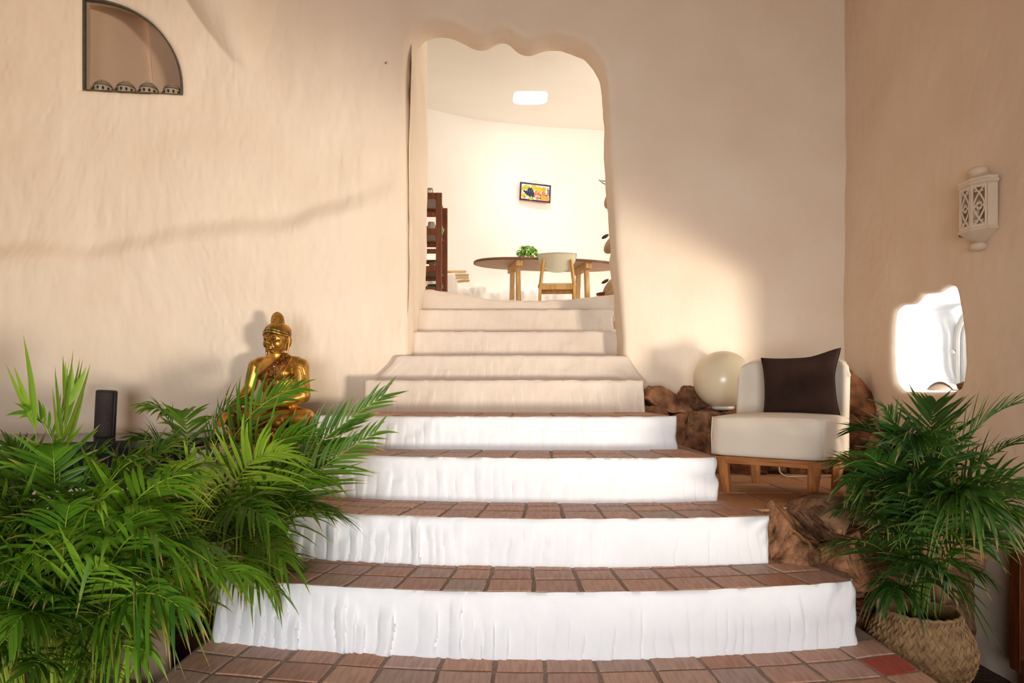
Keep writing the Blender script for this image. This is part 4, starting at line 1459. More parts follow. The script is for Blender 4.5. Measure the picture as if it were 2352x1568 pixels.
# ================================================================== DARK WOODEN CABINET AT THE RIGHT EDGE
cb = empty('wooden_cabinet', (WR - 0.005, 2.70, GROUND)); tag(cb, 'dark wooden cabinet against the right wall at the picture edge', 'cabinet')
MB().box((-0.027, 0, 0.42), (0.05, 0.80, 0.60), bev=0.004).build('body', M['darkwood'], cb, smooth=False)
for y in (0.37, -0.37):
    MB().box((-0.064, y, 0.42), (0.022, 0.065, 0.60), bev=0.004).build('stile', M['darkwood'], cb, smooth=False)
for z in (0.15, 0.69):
    MB().box((-0.064, 0, z), (0.020, 0.675, 0.06), bev=0.004).build('rail', M['darkwood'], cb, smooth=False)
MB().box((-0.058, 0, 0.42), (0.010, 0.60, 0.46), bev=0.004).build('panel', M['darkwood'], cb, smooth=False)
for y in (0.33, -0.33):
    MB().box((-0.03, y, 0.06), (0.05, 0.05, 0.12), bev=0.004).build('foot', M['darkwood'], cb, smooth=False)

# ================================================================== BOWLS IN THE QUARTER WINDOW
for k, (px_, nm) in enumerate([(237, 'leftmost of the four striped bowls behind the quarter-round window'), (290, 'second striped bowl from the left behind the quarter-round window'),
                               (342, 'third striped bowl from the left behind the quarter-round window'), (397, 'rightmost of the four striped bowls behind the quarter-round window')]):
    d_ = float(wall_y((px_ - 1176) / F * 4.6)) + 0.105
    x_ = (px_ - 1176) / F * d_
    bw = empty('bowl', (x_, d_, 1.985)); tag(bw, nm, 'bowl', 'blue and cream bowls in the recess')
    R0 = 0.062; H0 = 0.098
    prof = [(R0, 0.0), (R0 * 1.0, 0.02), (R0 * 0.97, 0.045), (R0 * 0.86, 0.068), (R0 * 0.66, 0.085), (R0 * 0.42, 0.094), (R0 * 0.40, H0), (R0 * 0.1, H0 + 0.001)]
    MB().lathe(prof, seg=28).build('body', M['porcelain'], bw)
    for zz_, r_, w_ in ((0.054, R0 * 0.945, 0.0022), (0.061, R0 * 0.905, 0.0016), (0.072, R0 * 0.825, 0.0016)):
        pts = [(math.cos(a) * r_, math.sin(a) * r_, zz_) for a in np.linspace(0, 2 * math.pi, 29)]
        MB().tube(pts, w_, 5, cap=False).build('stripe', M['navy'], bw)
    mb = MB()
    for q in range(12):
        a = 2 * math.pi * q / 12
        mb.ball((math.cos(a) * R0 * 0.985, math.sin(a) * R0 * 0.985, 0.030), (0.008, 0.008, 0.012), 6, 4)
    mb.build('blue_pattern', M['navy'], bw)

# ================================================================== SMALL NAIL IN THE PLASTER
nx, ny, nz_ = P(886, 147, 4.70)
nl_ = MB().tube([(nx, float(wall_y(nx)) + 0.02, nz_), (nx, float(wall_y(nx)) - 0.06, nz_), (nx + 0.004, float(wall_y(nx)) - 0.075, nz_ - 0.012), (nx + 0.012, float(wall_y(nx)) - 0.078, nz_ - 0.012), (nx + 0.016, float(wall_y(nx)) - 0.078, nz_ - 0.004)], 0.0022, 6).build('wall_hook', M['steel'])
tag(nl_, 'tiny bent metal hook in the plaster left of the archway', 'hook')

# ================================================================== SEATED STATUE
SX, SY = P(640, 1000, 4.20)[0], 4.20
stt = empty('seated_statue', (SX, SY, Zt[3])); stt.rotation_euler = (0, 0, math.radians(-12))
tag(stt, 'gilded seated meditation statue with beaded hair on the stair ledge', 'statue')
# ornate oval plinth
mb = MB()
mb.lathe([(0.30, 0.0), (0.315, 0.012), (0.310, 0.03), (0.285, 0.042), (0.29, 0.06), (0.315, 0.078), (0.31, 0.092), (0.28, 0.098), (0.05, 0.10)], seg=56, sx=1.06, sy=0.72)
pln = mb.build('plinth', M['gold_dark'], stt)
for k in range(44):
    a = 2 * math.pi * k / 44
    MB().ball((math.cos(a) * 0.318, math.sin(a) * 0.216, 0.052), (0.016, 0.012, 0.020), 8, 6, Matrix.Rotation(a, 3, 'Z')).build('petal', M['gold'], pln)
mb = MB()
for k in range(60):
    a = 2 * math.pi * k / 60
    mb.ball((math.cos(a) * 0.334, math.sin(a) * 0.227, 0.085), 0.0055, 6, 4)
mb.build('bead_row', M['gold_bright'], pln)
# body: one continuous surface
b = MB()
b.ball((0, 0.01, 0.37), (0.118, 0.085, 0.15), 24, 16)
b.ball((-0.005, -0.012, 0.435), (0.135, 0.082, 0.085), 24, 16)
b.ball((-0.045, -0.058, 0.42), (0.062, 0.032, 0.045), 16, 12); b.ball((0.05, -0.058, 0.42), (0.062, 0.032, 0.045), 16, 12)
b.ball((0, 0.0, 0.26), (0.105, 0.082, 0.09), 20, 14)
b.capsule((-0.125, 0.005, 0.478), (0.115, 0.005, 0.478), 0.048, 0.048)
b.capsule((-0.05, 0.0, 0.50), (0.05, 0.0, 0.50), 0.045, 0.045)
b.capsule((-0.006, 0.0, 0.47), (-0.006, -0.008, 0.575), 0.047, 0.043)
for z in (0.525, 0.540):   # neck folds
    b.tube([(math.cos(a) * 0.047 - 0.006, math.sin(a) * 0.045 - 0.004, z + 0.004 * math.sin(a)) for a in np.linspace(0, 2 * math.pi, 20)], 0.006, 6, cap=False)
# right arm of the figure (left in the picture), reaching down over the shin
b.capsule((-0.158, 0.0, 0.462), (-0.182, -0.02, 0.335), 0.047, 0.038)
b.capsule((-0.182, -0.02, 0.335), (-0.232, -0.115, 0.205), 0.037, 0.026)
b.capsule((-0.232, -0.115, 0.205), (-0.250, -0.165, 0.165), 0.026, 0.022)
for k, (dx, L) in enumerate(((-0.020, 0.062), (-0.007, 0.070), (0.006, 0.068), (0.019, 0.055))):
    b.capsule((-0.250 + dx, -0.170, 0.168), (-0.258 + dx * 1.2, -0.196, 0.168 - L * 0.55), 0.0088, 0.008, 8)
    b.capsule((-0.258 + dx * 1.2, -0.196, 0.168 - L * 0.55), (-0.260 + dx * 1.25, -0.200, 0.168 - L), 0.008, 0.0065, 8)
b.capsule((-0.232, -0.165, 0.172), (-0.215, -0.195, 0.145), 0.009, 0.007, 8)
# left arm, forearm across the lap, palm up
b.capsule((0.148, 0.0, 0.462), (0.170, -0.012, 0.285), 0.052, 0.047)
b.capsule((0.170, -0.012, 0.283), (0.06, -0.115, 0.235), 0.046, 0.034)
b.capsule((0.06, -0.115, 0.235), (-0.015, -0.140, 0.232), 0.034, 0.026)
b.ball((-0.055, -0.148, 0.230), (0.045, 0.034, 0.016), 14, 10)
for k, (dy, L) in enumerate(((-0.024, 0.062), (-0.009, 0.072), (0.006, 0.070), (0.020, 0.056))):
    b.capsule((-0.085, -0.148 + dy, 0.230), (-0.085 - L * 0.6, -0.150 + dy, 0.236), 0.0092, 0.0085, 8)
    b.capsule((-0.085 - L * 0.6, -0.150 + dy, 0.236), (-0.085 - L, -0.150 + dy, 0.248), 0.0085, 0.0065, 8)
b.capsule((-0.045, -0.125, 0.240), (-0.090, -0.120, 0.258), 0.0095, 0.0075, 8)
# folded legs
b.ball((0, 0.03, 0.155), (0.185, 0.115, 0.075), 20, 14)
b.capsule((0.06, 0.0, 0.160), (0.235, -0.085, 0.148), 0.070, 0.056)
b.capsule((-0.06, 0.0, 0.160), (-0.255, -0.085, 0.148), 0.070, 0.056)
b.capsule((0.235, -0.095, 0.148), (-0.085, -0.168, 0.160), 0.054, 0.036)
b.capsule((-0.255, -0.095, 0.142), (0.09, -0.160, 0.125), 0.054, 0.036)
b.capsule((-0.085, -0.168, 0.165), (-0.185, -0.160, 0.178), 0.030, 0.018, 10)
for k in range(5):
    b.capsule((-0.180, -0.178 + k * 0.010, 0.180), (-0.205 + k * 0.003, -0.178 + k * 0.010, 0.183), 0.007, 0.006, 6)
me = remeshed(b, 0.0055, 4, 0.5)
body = link_mesh('body', me, M['gold'], stt)
bvh = BVHTree.FromPolygons([v.co for v in me.vertices], [p.vertices[:] for p in me.polygons])


def on_body(x, z, off, y0=-0.6):
    h = bvh.ray_cast(Vector((x, y0, z)), Vector((0, 1, 0)))
    return (h[0] + h[1] * off) if h[0] is not None else None


def band(name, line, width, off, mat, parent=body, nu=40, nv=6):
    """cloth strip laid on the front of the body along a line of (x, z) points"""
    ln_ = catmull(line, 10)
    idx = np.linspace(0, len(ln_) - 1, nu + 1)
    vs = []; ok = True
    last = None
    for t in idx:
        i = min(int(t), len(ln_) - 2); f = t - i
        c = ln_[i] * (1 - f) + ln_[i + 1] * f
        tg = ln_[i + 1] - ln_[i]; tg = tg / (np.linalg.norm(tg) + 1e-9)
        nn = np.array([-tg[1], tg[0]])
        wd = width(t / (len(ln_) - 1)) if callable(width) else width
        for j in range(nv + 1):
            s = (j / nv - 0.5) * wd
            e = off * (1 if 0 < j < nv else 0.2)
            p = on_body(c[0] + nn[0] * s, c[1] + nn[1] * s, e)
            if p is None: p = last if last is not None else Vector((c[0], -0.1, c[1]))
            last = p; vs.append(tuple(p))
    fs = [(i * (nv + 1) + j, i * (nv + 1) + j + 1, (i + 1) * (nv + 1) + j + 1, (i + 1) * (nv + 1) + j) for i in range(nu) for j in range(nv)]
    o = mk(name, vs, fs, mat, parent)
    bm = bmesh.new(); bm.from_mesh(o.data); bmesh.ops.recalc_face_normals(bm, faces=bm.faces); bm.to_mesh(o.data); bm.free()
    o.data.polygons.foreach_set('use_smooth', [True] * len(o.data.polygons))
    return o, vs


sash, sv = band('sash', [(0.075, 0.525), (0.05, 0.475), (0.02, 0.43), (0.0, 0.38), (-0.005, 0.33), (-0.01, 0.275)], lambda t: 0.075 - 0.02 * t, 0.009, M['gold_dark'])
band('robe_hem', [(0.045, 0.52), (0.005, 0.465), (-0.045, 0.425), (-0.10, 0.395), (-0.125, 0.385)], 0.020, 0.006, M['gold_dark'])
band('robe_hem', [(0.105, 0.515), (0.088, 0.44), (0.075, 0.36), (0.055, 0.28)], 0.010, 0.007, M['gold_bright'])
band('robe_hem', [(-0.015, 0.39), (-0.04, 0.33), (-0.065, 0.27)], 0.008, 0.006, M['gold_bright'])
for line in ([(0.128, 0.425), (0.150, 0.452), (0.176, 0.440), (0.186, 0.41)], [(0.118, 0.43), (0.148, 0.468), (0.182, 0.452), (0.196, 0.41)], [(0.125, 0.335), (0.15, 0.318), (0.185, 0.29)], [(0.128, 0.345), (0.155, 0.328), (0.19, 0.305)]):
    band('sleeve_fold', line, 0.008, 0.006, M['gold_bright'], nu=16, nv=3)
band('bracelet', [(0.02, 0.262), (0.016, 0.235), (0.012, 0.205)], 0.026, 0.006, M['gold_dark'], nu=12, nv=4)
band('knee_cloth', [(-0.14, 0.175), (-0.125, 0.145), (-0.13, 0.115)], 0.075, 0.005, M['gold_dark'], nu=12, nv=6)
band('knee_cloth', [(0.0, 0.165), (0.015, 0.140), (0.01, 0.112)], 0.085, 0.005, M['gold_dark'], nu=12, nv=6)
mb = MB()
rj = random.Random(3)
for k in range(70):
    p = Vector(sv[rj.randrange(len(sv))])
    mb.ball(p + Vector((rj.uniform(-0.004, 0.004), -0.003, rj.uniform(-0.004, 0.004))), rj.uniform(0.0022, 0.0042), 6, 4)
mb.build('sash_studs', M['gold_bright'], sash)
mb = MB()
for x, z in ((0.028, 0.455), (-0.002, 0.345), (0.0, 0.30), (-0.135, 0.148), (0.005, 0.145)):
    p = on_body(x, z, 0.011)
    if p: mb.ball(p, 0.006, 8, 6)
mb.build('mirror_stud', M['jewel'], sash)

# head
hd = empty('head', (-0.008, -0.005, 0.632), stt); hd.rotation_euler = (math.radians(4), 0, math.radians(-5))
h = MB()
h.ball((0, 0.0, 0.012), (0.074, 0.080, 0.082), 28, 20)
h.ball((0, -0.012, -0.035), (0.063, 0.066, 0.060), 24, 16)
h.ball((0, -0.045, -0.072), (0.026, 0.024, 0.020), 14, 10)
for s in (-1, 1):
    h.ball((s * 0.034, -0.046, -0.028), (0.030, 0.028, 0.032), 16, 12)
    h.ball((s * 0.028, -0.0735, 0.006), (0.0165, 0.008, 0.0095), 14, 10)          # closed eyelids
    h.tube([(s * 0.008, -0.082, 0.012), (s * 0.018, -0.081, 0.026), (s * 0.032, -0.075, 0.030), (s * 0.048, -0.064, 0.022), (s * 0.056, -0.054, 0.012)], [0.0035, 0.004, 0.004, 0.0035, 0.0025], 6)
    h.ball((s * 0.0085, -0.090, -0.026), (0.0075, 0.009, 0.0065), 10, 8)
    # long ears
    h.tube([(s * 0.074, -0.002, 0.020), (s * 0.084, 0.004, 0.012), (s * 0.084, 0.004, -0.02), (s * 0.078, 0.0, -0.055), (s * 0.074, -0.006, -0.085), (s * 0.072, -0.004, -0.108)],
           [0.010, 0.014, 0.013, 0.010, 0.010, 0.006], 10, flat=0.6)
h.tube([(0, -0.081, 0.014), (0, -0.090, -0.004), (0, -0.100, -0.022), (0, -0.094, -0.030)], [0.0075, 0.0085, 0.0115, 0.006], 10)
h.tube([(-0.024, -0.070, -0.0485), (-0.010, -0.083, -0.0435), (0, -0.085, -0.0455), (0.010, -0.083, -0.0435), (0.024, -0.070, -0.0485)], [0.003, 0.0058, 0.0052, 0.0058, 0.003], 8)
h.tube([(-0.020, -0.071, -0.0535), (-0.008, -0.0805, -0.0565), (0.008, -0.0805, -0.0565), (0.020, -0.071, -0.0535)], [0.003, 0.0066, 0.0066, 0.003], 8)
face = link_mesh('face', remeshed(h, 0.0029, 2, 0.5), M['gold'], hd)
for s in (-1, 1):
    MB().tube([(s * 0.014, -0.0815, -0.001), (s * 0.026, -0.0825, -0.0045), (s * 0.038, -0.077, -0.001), (s * 0.045, -0.070, 0.003)], [0.0012, 0.0024, 0.0022, 0.001], 6).build('eye_line', M['black_lac'], face)
    MB().tube([(s * 0.011, -0.083, 0.019), (s * 0.020, -0.0835, 0.0285), (s * 0.034, -0.0775, 0.0325), (s * 0.049, -0.0665, 0.025)], 0.0013, 5).build('brow_line', M['black_lac'], face)
    MB().ball((s * 0.006, -0.098, -0.0315), (0.003, 0.003, 0.0015), 6, 4).build('nostril', M['black_lac'], face)
MB().tube([(-0.024, -0.0735, -0.0505), (0, -0.089, -0.0512), (0.024, -0.0735, -0.0505)], 0.0012, 5).build('lip_line', M['black_lac'], face)
# hair cap, topknot, curls, headband
mb = MB(); 
hm = MB(); hm.ball((0, 0.010, 0.034), (0.082, 0.083, 0.064), 28, 18); hm.ball((0, 0.014, 0.105), (0.038, 0.038, 0.058), 22, 16); hm.ball((0, 0.035, -0.01), (0.072, 0.055, 0.07), 20, 14)
hair = link_mesh('hair', remeshed(hm, 0.005, 4, 0.5), M['gold_dark'], hd)
mb = MB()
def curls(c, r, z0, rows, rad, front_cut=None):
    for q in range(rows):
        ph = z0 + (math.pi / 2 - 0.08 - z0) * q / (rows - 1)
        rr_ = math.cos(ph)
        nn = max(4, int(2 * math.pi * r[0] * rr_ / (rad * 2.05)))
        for k in range(nn):
            a = 2 * math.pi * (k + 0.5 * (q % 2)) / nn
            p = (c[0] + r[0] * rr_ * math.cos(a), c[1] + r[1] * rr_ * math.sin(a), c[2] + r[2] * math.sin(ph))
            mb.ball(p, rad, 6, 4)
curls((0, 0.010, 0.034), (0.083, 0.084, 0.065), 0.28, 9, 0.0042)
curls((0, 0.014, 0.105), (0.039, 0.039, 0.059), -0.15, 11, 0.0040)
mb.build('curls', M['gold'], hair)
def hb_line(zoff, rad_off, n=31):
    pts = []
    for i in range(n):
        a = math.pi * (1 + i / (n - 1)) 
        a = -math.pi + math.pi * i / (n - 1)
        zz_ = 0.046 - 0.030 * abs(math.cos(a)) ** 2.2
        pts.append(((0.080 + rad_off) * math.cos(a), 0.006 + (0.086 + rad_off) * math.sin(a), zz_ + zoff))
    return pts
hbnd = MB().tube(hb_line(0.0, 0.0), 0.0062, 8).build('headband', M['gold_bright'], hd)
MB().tube(hb_line(0.009, 0.0), 0.0042, 8).build('enamel_band', M['green_glass'], hbnd)
MB().tube(hb_line(0.016, -0.002), 0.003, 8).build('upper_rim', M['gold_bright'], hbnd)
mb = MB().ball((0.004, -0.088, 0.056), (0.0055, 0.004, 0.0055), 10, 8); jw = mb.build('jewel', M['green_glass'], hbnd)
mb = MB()
for k in range(9):
    a = 2 * math.pi * k / 9
    mb.ball((0.004 + 0.0095 * math.cos(a), -0.087, 0.056 + 0.0095 * math.sin(a)), 0.0032, 6, 4)
mb.build('jewel_setting', M['jewel'], hbnd)

# ================================================================== PALMS
UP = Vector((0, 0, 1))


def make_frond(P0, P1, P2, nl, ll, start, wid, droop, rs, mat, stem_mat, parent, name='frond', spread=1.0, tipb=0.25, rw_=0.0042, lift=0.15, roll=None):
    """pinnate palm leaf along a quadratic curve, mesh in the parent's space"""
    P0, P1, P2 = Vector(P0), Vector(P1), Vector(P2)
    org = parent.location
    def B(t): return P0 * (1 - t) ** 2 + P1 * (2 * t * (1 - t)) + P2 * t * t
    def T(t): return ((P1 - P0) * (2 * (1 - t)) + (P2 - P1) * (2 * t)).normalized()
    vs, fs, tip, rn, mi = [], [], [], [], []
    # rachis
    mb = MB()
    pts = [B(i / 14) for i in range(15)]
    mb.tube(pts, [rw_ * (1 - 0.78 * i / 14) for i in range(15)], 6)
    vs += [tuple(Vector(p) - org) for p in mb.v]; fs += mb.f; tip += [0.0] * len(mb.v); rn += [0.5] * len(mb.v); mi += [1] * len(mb.f)
    L = (P1 - P0).length * 0.5 + (P2 - P1).length * 0.5 + (P2 - P0).length * 0.2
    ref = None
    if roll is None: roll = rs.uniform(-0.75, 0.75)
    for k in range(nl):
        t = start + (1 - start) * ((k + 0.3) / nl) ** 0.95
        t = min(t, 0.998)
        base = B(t); tg = T(t)
        S = tg.cross(UP)
        if S.length < 0.2: S = tg.cross(Vector((0.3, -1, 0)))
        S.normalize()
        if ref is not None and S.dot(ref) < 0: S = -S
        ref = S
        S = (Matrix.Rotation(roll, 3, tg) @ S).normalized()
        Nn = S.cross(tg).normalized()
        u = (t - start) / (1 - start)
        env = (0.55 + 0.45 * math.sin(math.pi * min(1, u * 1.15 + 0.12))) * (1 - 0.35 * u ** 3)
        for side in (-1, 1):
            ang = math.radians(rs.uniform(48, 68) * (1 - 0.50 * u) * spread)
            d = (tg * math.cos(ang) + S * (side * math.sin(ang)) + Nn * (lift + rs.uniform(-0.12, 0.16))).normalized()
            ln_ = ll * env * rs.uniform(0.85, 1.12)
            w_ = wid * rs.uniform(0.8, 1.15) * (0.75 + 0.25 * env)
            dr = droop * rs.uniform(0.3, 1.6)
            bend = S * (side * -0.06 * ln_)
            b0 = len(vs)
            r_ = rs.random()
            brown = rs.random() < tipb
            prev_side = None
            st = 5
            for q in range(st + 1):
                s = q / st
                p = base + d * (ln_ * s) + Vector((0, 0, -1)) * (dr * ln_ * s * s) + bend * (s * s) + tg * (0.10 * ln_ * s * s)
                dd = (d * 1.0 + Vector((0, 0, -1)) * (2 * dr * s)).normalized()
                sd = dd.cross(Nn)
                if sd.length < 0.15: sd = dd.cross(tg)
                sd.normalize()
                nn = sd.cross(dd)
                ww = w_ * (0.45, 0.95, 1.0, 0.82, 0.48, 0.03)[q]
                for e in (-1, 0, 1):
                    vs.append(tuple(p + sd * (e * ww) + nn * (abs(e) * ww * 0.30) - org))
                    tip.append((max(0, (s - 0.72) / 0.28) if brown else max(0, (s - 0.93) / 0.07) * 0.5)); rn.append(r_)
            for q in range(st):
                for e in range(2):
                    a = b0 + q * 3 + e
                    fs.append((a, a + 1, a + 4, a + 3)); mi.append(0)
    me = bpy.data.meshes.new(name); me.from_pydata(vs, [], fs); me.update()
    a = me.attributes.new('tip', 'FLOAT', 'POINT'); a.data.foreach_set('value', tip)
    a = me.attributes.new('rnd', 'FLOAT', 'POINT'); a.data.foreach_set('value', rn)
    me.materials.append(mat); me.materials.append(stem_mat)
    o = link_mesh(name, me, mat, parent)
    me.polygons.foreach_set('material_index', mi)
    return o


def random_fronds(root, base, n, rs, reach, height, az, mat, stem, nl=(16, 22), ll=(0.20, 0.27), wid=0.0072, droop=(0.25, 0.85)):
    for k in range(n):
        a = rs.uniform(*az); r = rs.uniform(*reach); hgt = rs.uniform(*height)
        dirv = Vector((math.cos(a), math.sin(a), 0))
        p0 = base + Vector((rs.uniform(-0.07, 0.07), rs.uniform(-0.07, 0.07), 0))
        p2 = p0 + dirv * r + UP * hgt
        p1 = p0 + dirv * (r * rs.uniform(0.15, 0.35)) + UP * (hgt * rs.uniform(0.9, 1.15) + 0.12)
        make_frond(p0, p1, p2, rs.randint(*nl), rs.uniform(*ll), rs.uniform(0.28, 0.42), wid * rs.uniform(0.85, 1.15), rs.uniform(*droop), rs, mat, stem, root)


def key_fronds(root, base, lst, rs, mat, stem, **kw):
    for item in lst:
        c, t = item[0], item[1]
        opt = dict(nl=20, ll=0.25, start=0.36, wid=0.0075, droop=0.4)
        opt.update(kw)
        m = mat
        if len(item) > 2:
            o2 = dict(item[2]); m = o2.pop('mat', mat); off = o2.pop('off', (0, 0, 0)); opt.update(o2)
        else: off = (rs.uniform(-0.06, 0.06), rs.uniform(-0.06, 0.06), 0)
        make_frond(base + Vector(off), P(*c), P(*t), opt.pop('nl'), opt.pop('ll'), opt.pop('start'), opt.pop('wid'), opt.pop('droop'), rs, m, stem, root, **opt)


# ---- palm standing close by the stairs on the left
rs = random.Random(21)
B2 = Vector((-1.36, 2.86, -0.98))
p2 = empty('palm_plant', (B2.x, B2.y, GROUND)); tag(p2, 'areca palm with long arching fronds growing beside the stairs in front of the statue', 'plant')
MB().lathe([(0.13, 0.0), (0.15, 0.02), (0.185, 0.40), (0.19, 0.42), (0.175, 0.42), (0.17, 0.37), (0.02, 0.36)], seg=32).build('pot', M['felt_dark'], p2)
MB().lathe([(0.168, 0.37), (0.16, 0.385), (0.02, 0.395)], seg=24).build('soil', M['soil'], p2)
key_fronds(p2, B2, [
    ((540, 1130, 2.95), (885, 905, 3.05), dict(nl=30, ll=0.32, start=0.34, droop=0.15, spread=0.8, roll=-1.2, wid=0.009)),
    ((600, 1140, 2.85), (868, 990, 2.9), dict(nl=26, ll=0.30, droop=0.25, spread=0.9, roll=-1.1)),
    ((470, 930, 3.0), (690, 890, 3.1), dict(nl=22, ll=0.27, start=0.40, droop=0.16, roll=-0.9, spread=0.9)),
    ((455, 900, 3.05), (560, 925, 3.15), dict(nl=20, ll=0.22, start=0.45, roll=-0.6)),
    ((440, 910, 3.0), (335, 935, 3.0), dict(nl=20, ll=0.20, start=0.45, roll=0.6)),
    ((430, 980, 2.9), (310, 1005, 2.85), dict(nl=20, ll=0.20, start=0.42, roll=0.5)),
    ((440, 930, 3.0), (415, 945, 3.1), dict(nl=16, ll=0.20, start=0.5)),
    ((540, 1040, 2.75), (790, 1190, 2.7), dict(nl=24, ll=0.28, droop=0.4, roll=-0.4)),
    ((570, 1030, 2.8), (760, 1100, 2.75), dict(nl=24, ll=0.28, droop=0.4, roll=-0.6)),
    ((600, 1130, 2.7), (775, 1180, 2.62), dict(nl=22, ll=0.26, droop=0.45, roll=-0.3)),
    ((530, 980, 2.85), (720, 1000, 2.9), dict(nl=24, ll=0.30, droop=0.3, roll=-0.8)),
    ((520, 1000, 2.7), (660, 1040, 2.6), dict(nl=22, ll=0.28, droop=0.3, mat=M['leaf_young'], roll=-0.8)),
    ((480, 1060, 2.45), (620, 1200, 2.3), dict(nl=22, ll=0.28, droop=0.6)),
    ((540, 1160, 2.5), (655, 1290, 2.35), dict(nl=22, ll=0.26, droop=0.6)),
    ((470, 1110, 2.4), (430, 1060, 2.3), dict(nl=18, ll=0.26, droop=0.4, mat=M['leaf_young'], roll=0.8)),
    ((400, 1070, 2.6), (290, 1100, 2.5), dict(nl=20, ll=0.25)),
    ((380, 1090, 2.6), (240, 1160, 2.5), dict(nl=20, ll=0.25)),
    ((600, 1200, 2.75), (700, 1310, 2.7), dict(nl=20, ll=0.22, droop=0.5)),
    ((560, 1230, 2.6), (640, 1360, 2.5), dict(nl=20, ll=0.24, droop=0.6)),
    ((500, 1180, 2.35), (585, 1330, 2.2), dict(nl=18, ll=0.28, droop=0.8)),
    ((640, 1080, 2.9), (740, 1060, 3.0), dict(nl=22, ll=0.26, droop=0.35, roll=-0.6)),
], rs, M['leaf'], M['stem'])
random_fronds(p2, B2, 22, rs, (0.15, 0.6), (0.20, 0.62), (-2.9, 0.3), M['leaf'], M['stem'], nl=(16, 21), ll=(0.20, 0.28))

# ---- palm in the clay pot nearest the camera on the left
rs = random.Random(33)
B1 = Vector((-1.42, 2.12, -1.02))
p1 = empty('palm_plant', (B1.x, B1.y, GROUND)); tag(p1, 'bushy areca palm nearest the camera at the left edge with upright spear leaves', 'plant')
MB().lathe([(0.15, 0.0), (0.17, 0.02), (0.20, 0.18), (0.21, 0.30), (0.23, 0.32), (0.235, 0.38), (0.22, 0.40), (0.20, 0.38), (0.195, 0.35), (0.02, 0.34)], seg=36).build('pot', M['clay'], p1)
MB().lathe([(0.195, 0.355), (0.185, 0.37), (0.02, 0.385)], seg=24).build('soil', M['soil'], p1)
key_fronds(p1, B1, [
    ((120, 1020, 2.15), (165, 900, 2.2), dict(nl=6, ll=0.25, start=0.62, wid=0.011, droop=-0.03, spread=0.50, mat=M['leaf_young'], lift=0.0, tipb=0.0, roll=1.3)),
    ((110, 1060, 2.2), (70, 950, 2.2), dict(nl=2, ll=0.27, start=0.86, wid=0.015, droop=-0.03, spread=0.35, mat=M['leaf_young'], lift=0.0, tipb=0.0, roll=1.3)),
    ((140, 1050, 2.3), (130, 950, 2.35), dict(nl=5, ll=0.24, start=0.70, wid=0.009, droop=0.0, spread=0.45, mat=M['leaf_young'], tipb=0.0, roll=1.2)),
    ((185, 965, 2.3), (60, 945, 2.2), dict(nl=12, ll=0.16, start=0.5)),
    ((220, 1060, 2.2), (300, 1060, 2.2), dict(nl=16, ll=0.22, start=0.5)),
    ((60, 1100, 2.1), (-60, 1100, 2.0), dict(nl=18, ll=0.26)),
    ((100, 1090, 2.0), (-30, 1190, 1.9), dict(nl=18, ll=0.26)),
    ((60, 1060, 2.2), (-40, 1050, 2.2), dict(nl=18, ll=0.26)),
    ((230, 1080, 1.95), (440, 1090, 1.9), dict(nl=22, ll=0.26, droop=0.6)),
    ((260, 1070, 2.1), (490, 1070, 2.1), dict(nl=22, ll=0.26, droop=0.5)),
    ((230, 1100, 1.9), (390, 1180, 1.85), dict(nl=20, ll=0.26, droop=0.6)),
    ((260, 1150, 1.85), (360, 1230, 1.7), dict(nl=14, ll=0.26, droop=1.0, wid=0.010)),
    ((250, 1130, 1.9), (480, 1260, 1.85), dict(nl=20, ll=0.26, droop=0.7)),
    ((90, 1180, 1.85), (-40, 1300, 1.75), dict(nl=18, ll=0.24)),
    ((90, 1280, 1.8), (-50, 1420, 1.7), dict(nl=16, ll=0.24)),
    ((110, 1280, 1.75), (20, 1460, 1.65), dict(nl=16, ll=0.22)),
    ((200, 1420, 1.75), (335, 1500, 1.66), dict(nl=12, ll=0.2, droop=0.9, start=0.3)),
    ((180, 1340, 1.8), (320, 1420, 1.75), dict(nl=16, ll=0.22, droop=0.7)),
    ((150, 1160, 1.9), (240, 1150, 1.8), dict(nl=18, ll=0.26, mat=M['leaf_young'], roll=0.8)),
    ((140, 1200, 1.85), (160, 1160, 1.75), dict(nl=18, ll=0.26)),
    ((170, 1260, 1.8), (250, 1300, 1.72), dict(nl=16, ll=0.24, mat=M['leaf_young'])),
    ((120, 1330, 1.8), (120, 1370, 1.68), dict(nl=14, ll=0.22)),
    ((150, 1090, 2.2), (235, 1035, 2.2), dict(nl=18, ll=0.22, start=0.5)),
    ((180, 1060, 2.1), (335, 1050, 2.1), dict(nl=20, ll=0.22, start=0.5)),
    ((100, 1080, 2.2), (15, 1020, 2.2), dict(nl=18, ll=0.22, start=0.5)),
    ((60, 1080, 2.25), (-30, 1010, 2.25), dict(nl=18, ll=0.22, start=0.5)),
    ((250, 1090, 2.3), (395, 1010, 2.4), dict(nl=20, ll=0.24, start=0.5)),
    ((130, 1060, 2.2), (120, 1020, 2.1), dict(nl=16, ll=0.20, start=0.55)),
    ((140, 1460, 1.75), (70, 1540, 1.65), dict(nl=12, ll=0.2, start=0.35)),
    ((230, 1440, 1.8), (190, 1520, 1.7), dict(nl=12, ll=0.2, start=0.35)),
    ((60, 1420, 1.8), (-40, 1500, 1.7), dict(nl=14, ll=0.2, start=0.35)),
    ((280, 1210, 1.9), (560, 1320, 1.85), dict(nl=22, ll=0.24, droop=0.6)),
    ((250, 1250, 1.8), (420, 1400, 1.7), dict(nl=16, ll=0.24, droop=0.8)),
], rs, M['leaf'], M['stem'])
random_fronds(p1, B1, 28, rs, (0.12, 0.5), (0.30, 0.70), (-3.1, 3.1), M['leaf'], M['stem'], nl=(15, 19), ll=(0.20, 0.28))
